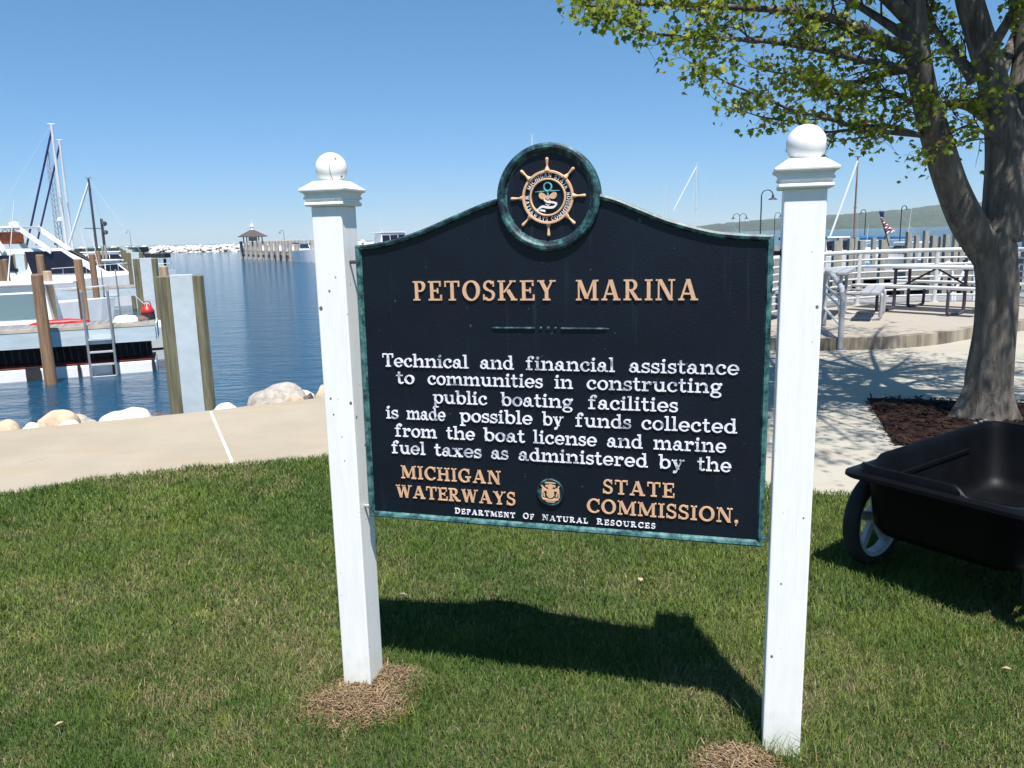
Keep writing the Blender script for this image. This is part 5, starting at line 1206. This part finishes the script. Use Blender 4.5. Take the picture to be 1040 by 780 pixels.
def sailboat(label, px, ptop, Y, L=9, rz=0.3, hullm=None, mastm=None, stay=None, stay_px=None, spreader=True, boom=None, group='sailing boats in the marina', mr=0.07, stay_r=0.05, back=None):
    b = wbase(px, Y); t = thing('sailing_boat', label, 'sailboat', b - Matrix.Rotation(rz, 3, 'Z') @ Vector((0.1 * L, 0, 0)), rz, group); B = L * 0.3; fb = L * 0.11
    st = hull_mesh(L, B, fb, bowrise=0.4); band(st, lambda s: -0.3, lambda s: s, 0.7).build('hull', hullm or M['gel'], t)
    cabin(-L * 0.15, L * 0.22, B * 0.6, B * 0.4, fb, fb + 0.45, 0.5, 0.1).build('cabin', M['gel'], t, bev=0.04)
    zt = at(px, ptop, Y).z - WZ
    # the mast is vertical, its foot is on the deck
    m_ = MB(); m_.tube([(0.1 * L, 0, fb), (0.1 * L, 0, zt)], [mr, mr * 0.8], 10); mast = m_.build('mast', mastm or M['mastgrey'], t)
    if spreader: s2 = MB(); s2.tube([(0.1 * L, -B * 0.38, zt * 0.55), (0.1 * L, B * 0.38, zt * 0.55)], 0.025, 6); s2.build('spreader', mastm or M['mastgrey'], mast)
    bo = MB(); bo.tube([(0.1 * L, 0, fb + 1.0), (-0.36 * L, 0, fb + 1.05)], 0.05, 8); bo.build('boom', M['mastgrey'], t)
    if boom: fs = MB(); fs.tube([(0.08 * L, 0, fb + 1.15), (-0.1 * L, 0, fb + 1.2), (-0.35 * L, 0, fb + 1.13)], [0.17, 0.15, 0.07], 8); fs.build('sail_cover', boom, t)
    iv = Matrix.Rotation(-rz, 3, 'Z')
    if stay_px:
        e = at(stay_px[0], stay_px[1], Y) - b; e = iv @ Vector((e.x, 0, e.z)) + Vector((0.1 * L, 0, 0)); f_ = MB(); f_.tube([(0.1 * L, 0, zt * 0.97), e], stay_r, 8); f_.build('furled_jib', stay or M['gel'], t)
    w_ = MB()
    for s in (-1, 1): w_.tube([(0.1 * L, 0, zt * 0.96), (0.1 * L, s * B * 0.40, zt * 0.55), (0.08 * L, s * B * 0.42, fb)], 0.008, 4)
    w_.tube([(0.1 * L, 0, zt), (-L * 0.48, 0, fb)], 0.008, 4); w_.build('rigging', M['mastgrey'], t)
    mh = MB(); mh.tube([(0.1 * L - 0.25, 0, zt + 0.05), (0.1 * L + 0.25, 0, zt + 0.05)], 0.02, 5); mh.build('masthead', mastm or M['mastgrey'], t)
    return t
def at_mast(px, ptop, Y, **k): return px
# columns are measured at the horizon; the foot column of each leaning-looking mast is where the vertical meets it
sailboat('tall white masted sailboat with blue furled jib at the left', 74, 126, 62, 12, 0.4, stay=M['furled'], stay_px=(27, 250), mr=0.12, stay_r=0.075, boom=M['bluecover'])
sailboat('sailboat with second blue furled jib close behind the tallest mast', 80, 142, 78, 11, 0.4, stay=M['furled'], stay_px=(37, 249), mr=0.12, stay_r=0.085)
sailboat('sailboat with short dark mast and white furled jib', 104, 181, 56, 8, 2.9, mastm=M['mastdark'], stay=M['gel'], stay_px=(70, 248), mr=0.09, stay_r=0.07)
sailboat('sailboat with brown mast and white furled jib right of the white post', 863.5, 160, 60, 9, 2.6, mastm=M['mastwood'], stay=M['gel'], stay_px=(838, 254), mr=0.075, stay_r=0.075, boom=M['bluecover'])
sailboat('distant sailboat with white mast and stay showing over the sign shoulder', 705, 166, 78, 9, 2.6, stay=M['gel'], stay_px=(684, 214), mr=0.05, stay_r=0.06)
sailboat('distant sailboat whose thin mast shows over the falling sign shoulder', 675, 188, 90, 9, 2.6, mr=0.07)
sailboat('distant sailboat whose masthead peeps up beside the ship wheel medallion', 543, 137, 85, 11, 2.6, mr=0.08)
# lattice tower on the far side of the harbour
tb_ = at(60, 249, 150); tw_ = thing('lattice_tower', 'slim grey lattice radio tower rising behind the sailboats', 'tower', (tb_.x + 0.2, 150, WZ))
Ht = at(60, 150, 150).z - WZ; mb = MB()
for a_ in (0, 2.094, 4.189):
    mb.tube([(0.62 * math.cos(a_), 0.62 * math.sin(a_), 0), (0.52 * math.cos(a_), 0.52 * math.sin(a_), Ht * 0.86), (0.05 * math.cos(a_), 0.05 * math.sin(a_), Ht)], 0.085, 5)
k = 0; z = 0
while z < Ht * 0.84:
    for a_ in (0, 2.094, 4.189):
        r1 = 0.62 - 0.1 * z / Ht; mb.tube([(r1 * math.cos(a_), r1 * math.sin(a_), z), (r1 * math.cos(a_ + 2.094), r1 * math.sin(a_ + 2.094), z + 1.0)], 0.05, 4)
    z += 1.0
mb.build('lattice', M['steel'], tw_)
mb = MB(); mb.lathe([(0.05, Ht * 0.36), (0.6, Ht * 0.365), (0.6, Ht * 0.385), (0.2, Ht * 0.40)], 14, (0.9, -0.5, 0)); mb.build('dish', M['gel'], tw_)
mb = MB(); mb.box((0.5, -0.6, Ht * 0.17), (2.2, 0.5, 0.5)); mb.build('equipment_box', M['mastdark'], tw_)

# breakwater of pale stones across the harbour mouth
def breakwater():
    import bmesh
    bm = bmesh.new(); bmesh.ops.create_icosphere(bm, subdivisions=1, radius=1.0); V0 = np.array([v.co[:] for v in bm.verts]); F0 = np.array([[v.index for v in f.verts] for f in bm.faces]); bm.free()
    r_ = np.random.default_rng(9); A = Vector((-330, 355, 0)); B = Vector((12, 242, 0)); Vs = []; Fs = []; n_ = 4200
    dr = (B - A); nn = Vector((-dr.y, dr.x, 0)).normalized()
    for i in range(n_):
        t_ = r_.random(); acr = r_.uniform(-1, 1); p = A + dr * t_ + nn * acr * 6.0; ztop = 2.35 * (1 - abs(acr) ** 1.4) + r_.uniform(-0.5, 0.25)
        s = r_.uniform(0.45, 0.95); sc_ = np.array([s * r_.uniform(.8, 1.4), s * r_.uniform(.8, 1.4), s * r_.uniform(.5, .85)]); a_ = r_.uniform(0, 6.28)
        v = V0 * sc_ * (1 + 0.18 * r_.standard_normal((len(V0), 1))); v = np.stack([v[:, 0] * np.cos(a_) - v[:, 1] * np.sin(a_), v[:, 0] * np.sin(a_) + v[:, 1] * np.cos(a_), v[:, 2]], 1)
        Vs.append(v + np.array([p.x, p.y, WZ + ztop - 0.4])); Fs.append(F0 + i * len(V0))
    core = MB(); V = np.concatenate(Vs); F = np.concatenate(Fs)
    o = big_mesh('breakwater', V, F.ravel(), np.arange(len(F)) * 3, np.full(len(F), 3), M['limestone'])
    tag(o, 'long low breakwater of pale limestone blocks across the harbour mouth', 'breakwater', kind='stuff')
breakwater()

# gazebo at the end of the far pier
def far_pier():
    A = Vector((-49.2, 152, 0)); Bv = Vector((-21, 103, 0)); d = (Bv - A); L = d.length; rz = math.atan2(d.y, d.x); dn = d.normalized()
    t = thing('far_pier', 'long pier in the harbour with white gear lockers and a gazebo on its end', 'pier', (A.x, A.y, WZ), rz)
    mb = MB(); mb.box((L / 2, 0, 1.25), (L, 3.0, 0.35)); mb.build('deck', M['woodpale'], t)
    mb = MB(); mb.box((L / 2, -1.3, 0.55), (L, 0.2, 0.5)); mb.build('wale', M['woodgrey'], t)
    pl = None
    for k in range(15):
        for s in (-1, 1):
            p = A + dn * (0.4 + k * L / 14.5) + Vector((-dn.y, dn.x, 0)) * s * 1.75
            if pl is None:
                pl = thing('pier_pile', 'pale timber pile standing along the far gazebo pier', 'pile', (p.x, p.y, WZ), rz, 'pale piles of the far gazebo pier'); mb = MB(); mb.lathe([(0.30, -0.6), (0.30, 3.05), (0.24, 3.15)], 8); mb.build('shaft', M['woodpale'], pl)
            else: c_ = copy_tree(pl); c_.location = (p.x, p.y, WZ)
    for k in range(7):
        p = A + dn * (9 + k * 6.6)
        lk = MB(); lk.box((0, 0, 0.45), (1.6, 0.8, 0.9)); lk.box((0, 0, 0.945), (1.7, 0.9, 0.08)); o = lk.build('dock_locker', M['gel'], loc=(p.x, p.y, WZ + 1.43)); o.rotation_euler = (0, 0, rz); tag(o, 'white gear locker on the far gazebo pier deck', 'locker', 'white lockers on the far pier')
    g = A + dn * 2.6; gz = thing('gazebo', 'small open gazebo with brown pyramid roof and white cupola at the far pier end', 'gazebo', (g.x, g.y, WZ + 1.43), rz); gz.scale = (0.82, 0.82, 0.86)
    for x in (-1.7, 1.7):
        for y in (-1.7, 1.7):
            mb = MB(); mb.box((x, y, 1.45), (0.22, 0.22, 2.9)); mb.build('post', M['woodgrey'], gz)
    mb = MB(); mb.box((0, 1.75, 0.6), (3.2, 0.1, 1.1)); mb.box((1.75, 0, 0.6), (0.1, 3.2, 1.1)); mb.box((-1.75, 0, 0.6), (0.1, 3.2, 1.1)); mb.build('half_wall', M['woodgrey'], gz)
    mb = MB(); mb.box((0, 0, 1.5), (1.6, 1.6, 2.7)); mb.build('kiosk', M['railgrey'], gz)
    mb = MB(); mb.lathe([(2.75, 2.9), (2.8, 2.98), (0.45, 4.35), (0.4, 4.37)], 4, sq=True); rf = mb.build('roof', M['roof'], gz)
    mb = MB(); mb.lathe([(0.42, 4.36), (0.42, 5.1), (0.55, 5.12), (0.06, 5.75), (0.05, 6.5)], 8); mb.build('cupola', M['gel'], rf)
far_pier()

# ------------------------------------------------------------------ LAMP POSTS
def lamp(label, px, ptop, Y, side=1, double=False, hook=0.55):
    b = wbase(px, Y); b.z = 0.0 if Y < 20 else -0.3; zt = at(px, ptop, Y).z - b.z
    t = thing('lamp_post', label, 'lamp post', b, 0, 'gooseneck lamp posts on the docks'); r_ = max(0.03, min(Y * 0.00085, 0.036))
    mb = MB(); mb.tube([(0, 0, 0), (0, 0, zt - hook)], [r_ * 1.1, r_], 8); mb.build('pole', M['lamp'], t)
    for s in ((side, -side) if double else (side,)):
        mb = MB(); mb.tube([(0, 0, zt - hook)] + [(s * hook * (1 - math.cos(a_)), 0, zt - hook + hook * math.sin(a_)) for a_ in np.linspace(0.15, math.pi - 0.05, 10)], r_ * 0.8, 7); nk = mb.build('gooseneck', M['lamp'], t)
        mb = MB(); hs = min(0.65, hook * 2.4); mb.lathe([(0.34 * hs, -0.30 * hs), (0.30 * hs, -0.25 * hs), (0.10 * hs, -0.13 * hs), (0.07 * hs, 0.05)], 12, (s * hook * 2, 0, zt - hook)); mb.build('lamp_shade', M['lamp'], nk)
lamp('dark gooseneck lamp post left of the right white sign post', 770, 193, 38, 1, hook=0.27)
lamp('double armed dark lamp post over the low sign shoulder', 749, 217, 78, 1, True, 0.32)
lamp('far dark gooseneck lamp post just left of the right white sign post', 784, 216, 80, 1, hook=0.28)
lamp('dark gooseneck lamp post beside the brown mast', 874.5, 213, 62, -1, hook=0.19)
lamp('dark gooseneck lamp post right of the flag near the maple', 910, 209, 52, 1, hook=0.16)
lamp('dark gooseneck lamp post right of the leftmost slips', 17, 233, 70, -1, hook=0.25)
lamp('small lamp post on the breakwater end right of the pile row', 139, 234, 150, -1, hook=0.3)
lamp('thin lamp post on the far pier right of the gazebo', 293, 233.5, 125, -1, hook=0.3)
pp = wbase(112, 95); pt_ = thing('signal_post', 'dark pole with two black signal balls right of the dark mast', 'signal post', (pp.x, pp.y, WZ)); z_ = at(110, 222, 95).z - WZ
mb = MB(); mb.tube([(0, 0, 0), (0, 0, z_)], 0.16, 8); mb.build('pole', M['mastdark'], pt_)
for dz in (2.3, 3.3):
    mb = MB(); mb.lathe([(0.02, -0.3), (0.28, -0.15), (0.28, 0.15), (0.02, 0.3)], 12, (0.3, 0, dz + 2.2)); mb.build('signal_ball', M['mastdark'], pt_)
# long dark green dock roof behind the slips
c_ = at(100, 253, 82); gr = thing('dock_shelter', 'long low dark green roofed dock shelter behind the slips', 'shelter', (c_.x, 82, WZ), R(8))
mb = MB(); mb.box((0, 0, 2.45), (9.0, 3.0, 0.55)); mb.build('roof', M['greencover'], gr, bev=0.1)
for x in (-4, -1.4, 1.4, 4):
    for y in (-1.2, 1.2): mb = MB(); mb.box((x, y, 1.0), (0.18, 0.18, 2.4)); mb.build('post', M['woodgrey'], gr)
c_ = at(157, 259, 60); fl_ = thing('floating_platform', 'flat dark float showing beyond the pile with the red can', 'float', (c_.x, 60, WZ), R(6))
mb = MB(); mb.box((0, 0, c_.z - WZ - 0.05), (1.9, 1.4, 0.32)); mb.build('deck', M['dark'], fl_)
for x in (-.7, .7): mb = MB(); mb.box((x, 0, (c_.z - WZ) / 2 - 0.3), (0.15, 0.15, c_.z - WZ)); mb.build('leg', M['dark'], fl_)

# ------------------------------------------------------------------ DOCKS AND BOATS ON THE RIGHT
def rdock(label, x0, x1, Y, dz, wd, rz=0.0):
    t = thing('dock_pier', label, 'dock', ((x0 + x1) / 2, Y, WZ), rz, 'timber docks beyond the railing'); L = x1 - x0; z = dz - WZ
    mb = MB(); mb.box((0, wd / 2, z - 0.03), (L, wd, 0.06)); mb.build('deck', M['plank'], t)
    mb = MB(); mb.box((0, -0.03, z - 0.20), (L + 0.1, 0.06, 0.32)); mb.build('fascia', M['woodgrey'], t)
    for k in range(int(L / 2.5) + 1): mb = MB(); mb.box((-L / 2 + 0.3 + 2.5 * k, 0.25, z / 2 - 0.25), (0.24, 0.24, z - 0.1)); mb.build('support', M['woodgrey'], t)
    mb = MB(); mb.box((0, wd * 0.7, z * 0.5 - 0.25), (L - 0.2, 0.08, z - 0.2)); mb.build('underdock_shade', M['dark'], t)  # added dark sheet below the deck, painted to stand in for shade there
rdock('near grey dock seen through the white railing behind the picnic table', 6.0, 22, 19.5, -0.25, 2.0, R(-4))
rdock('wide grey dock carrying the crowded timber piles beyond the railing', 9.0, 40, 33, -0.2, 2.4, R(-3))
rdock('far grey dock below the wooded hill', 12, 60, 50, -0.2, 2.4, R(-2))
pile0 = None
for px, pt2, Y in ((786, 246, 30), (795, 245, 34), (833, 240, 28), (846, 241, 30), (850, 238, 36), (861, 239, 31), (866.5, 237.5, 36), (872, 241, 29), (884, 238, 40), (893, 240, 31), (897, 236, 40), (919, 232, 33), (927, 236, 40), (936, 231, 36), (944, 236, 30), (952, 237, 38), (957, 234.5, 31), (966, 233, 34), (972, 236.5, 38), (981, 234, 29), (1037, 235, 30)):
    b = wbase(px, Y); zt = at(px, pt2 + 3.5, Y).z
    if pile0 is None:
        pile0 = thing('dock_pile', 'square weathered timber pile in the crowded dock row beyond the railing', 'pile', b, 0.1, 'weathered square piles beyond the railing'); mb = MB(); mb.box((0, 0, 1.25), (0.19, 0.19, 3.7)); mb.build('shaft', M['woodgrey'], pile0); o = pile0
    else: o = copy_tree(pile0)
    o.location = b; o.scale = (1, 1, (zt - WZ) / 3.1)
cruiser('white cabin boat with a flag at its stern beyond the railing', at(919, 254, 42), R(100), 5.0, 1.75, 1.25, cabh=0.8, glass='blackglass')
cruiser('small boat under a bright blue cover left of the flag', at(881, 258, 38), R(80), 4.0, 1.0, 1.05, hullm=M['bluecover'], cab=False)
cruiser('distant blue and white boat left of the brown mast', at(846, 246, 42), R(20), 6, 2.4, 1.5, canvas=M['bluecover'], cabh=0.9, glass='blackglass')
cruiser('distant white boat with upright outriggers beside the left sign shoulder', at(400, 244, 90), R(30), 9, 3.2, 2.0, cabh=1.6, glass='blackglass')
cruiser('far boat with blue canvas berthed at the pier behind the left sign post', at(316, 253, 112), R(-50), 8, 2.8, 1.6, canvas=M['bluecover'], hullm=M['gel'], cabh=1.0, glass='blackglass')
c_ = at(385, 243, 120); rdock('far harbour dock showing in the gap above the left sign shoulder', c_.x - 6, c_.x + 22, 118, 0.1, 3.0)
# flag on its staff
fb_ = at(900, 256, 28.6); fl_ = thing('flag', 'red white and blue flag drooping on a slanted staff beyond the railing', 'flag', (fb_.x, fb_.y, 0.4))
pA = at(903, 250, 28.6) - Vector((fb_.x, fb_.y, 0.4)); pB = at(893.5, 215, 28.6) - Vector((fb_.x, fb_.y, 0.4))
mb = MB(); mb.tube([pA, pB], 0.022, 8); mb.build('staff', M['mastdark'], fl_)
def cloth(p, n_, mt, nm, off):
    mb = MB(); vs = []; m1, m2 = 10, 6
    for i in range(m1 + 1):
        for j in range(m2 + 1):
            a_ = Vector(p[0]).lerp(Vector(p[1]), i / m1); b_ = Vector(p[3]).lerp(Vector(p[2]), i / m1); q = a_.lerp(b_, j / m2); vs.append((q.x, q.y + 0.06 * math.sin(i * 1.1 + j * 0.9) + off, q.z))
    mb.add(vs, [(i * (m2 + 1) + j, (i + 1) * (m2 + 1) + j, (i + 1) * (m2 + 1) + j + 1, i * (m2 + 1) + j + 1) for i in range(m1) for j in range(m2)])
    o = mb.build(nm, mt, fl_, smooth=True); so = o.modifiers.new('thick', 'SOLIDIFY'); so.thickness = 0.012; return o
def fp(x, y): return at(x, y, 28.6) - Vector((fb_.x, fb_.y, 0.4))
for i in range(7):
    t0, t1 = i / 7, (i + 1) / 7
    a0 = fp(893.6 + 6.5 * t0, 219 + 19 * t0); a1 = fp(893.6 + 6.5 * t1, 219 + 19 * t1); b0 = fp(898 + 11 * t0, 226 + 9 * t0); b1 = fp(898 + 11 * t1, 226 + 9 * t1)
    cloth((a0, b0, b1, a1), 7, M['flagred'] if i % 2 else M['gel'], 'stripe', 0.0)
cloth((fp(893.2, 214.5), fp(897, 215), fp(897.5, 220.5), fp(894, 220)), 5, M['flagblue'], 'canton', -0.03)
# swim ladder hand hoops on the near dock
for px, lab in ((962, 'left white hoop shaped swim ladder handle behind the picnic table'), (984, 'right white hoop shaped swim ladder handle behind the picnic table')):
    p0 = at(px - 14, 296, 18.0); p1 = at(px - 2, 268, 18.0); p2 = at(px + 4, 269, 18.0); p3 = at(px + 5.5, 292, 18.0)
    t = thing('ladder_handle', lab, 'handle', p0, 0, 'white swim ladder hoops'); mb = MB(); mb.tube(spline([Vector((0, 0, 0)), (p1 - p0) * 0.8, p1 - p0, p2 - p0, p3 - p0], 5), 0.035, 8); mb.build('hoop', M['gel'], t, smooth=True)
    mb = MB(); mb.tube([p3 - p0, Vector((p3.x - p0.x, 0, -0.9))], 0.03, 8); mb.tube([Vector((0, 0, 0)), Vector((0, 0, -0.9))], 0.03, 8); mb.build('rail', M['gel'], t)
hz = MB(); hz.box((1500, 5200, 78), (16000, 10800, 165)); hz = tag(hz.build('haze', bpy.data.materials.new('haze_air')), kind='stuff')
hm = hz.data.materials[0]; hm.use_nodes = True; hm.node_tree.nodes.clear(); pv_ = hm.node_tree.nodes.new('ShaderNodeVolumePrincipled'); ho = hm.node_tree.nodes.new('ShaderNodeOutputMaterial')
pv_.inputs['Color'].default_value = (0.86, 0.93, 1, 1); pv_.inputs['Density'].default_value = HAZE; pv_.inputs['Anisotropy'].default_value = 0.0; hm.node_tree.links.new(pv_.outputs[0], ho.inputs['Volume'])
print('objects', len(bpy.data.objects), 'polys', sum(len(m_.polygons) for m_ in bpy.data.meshes))
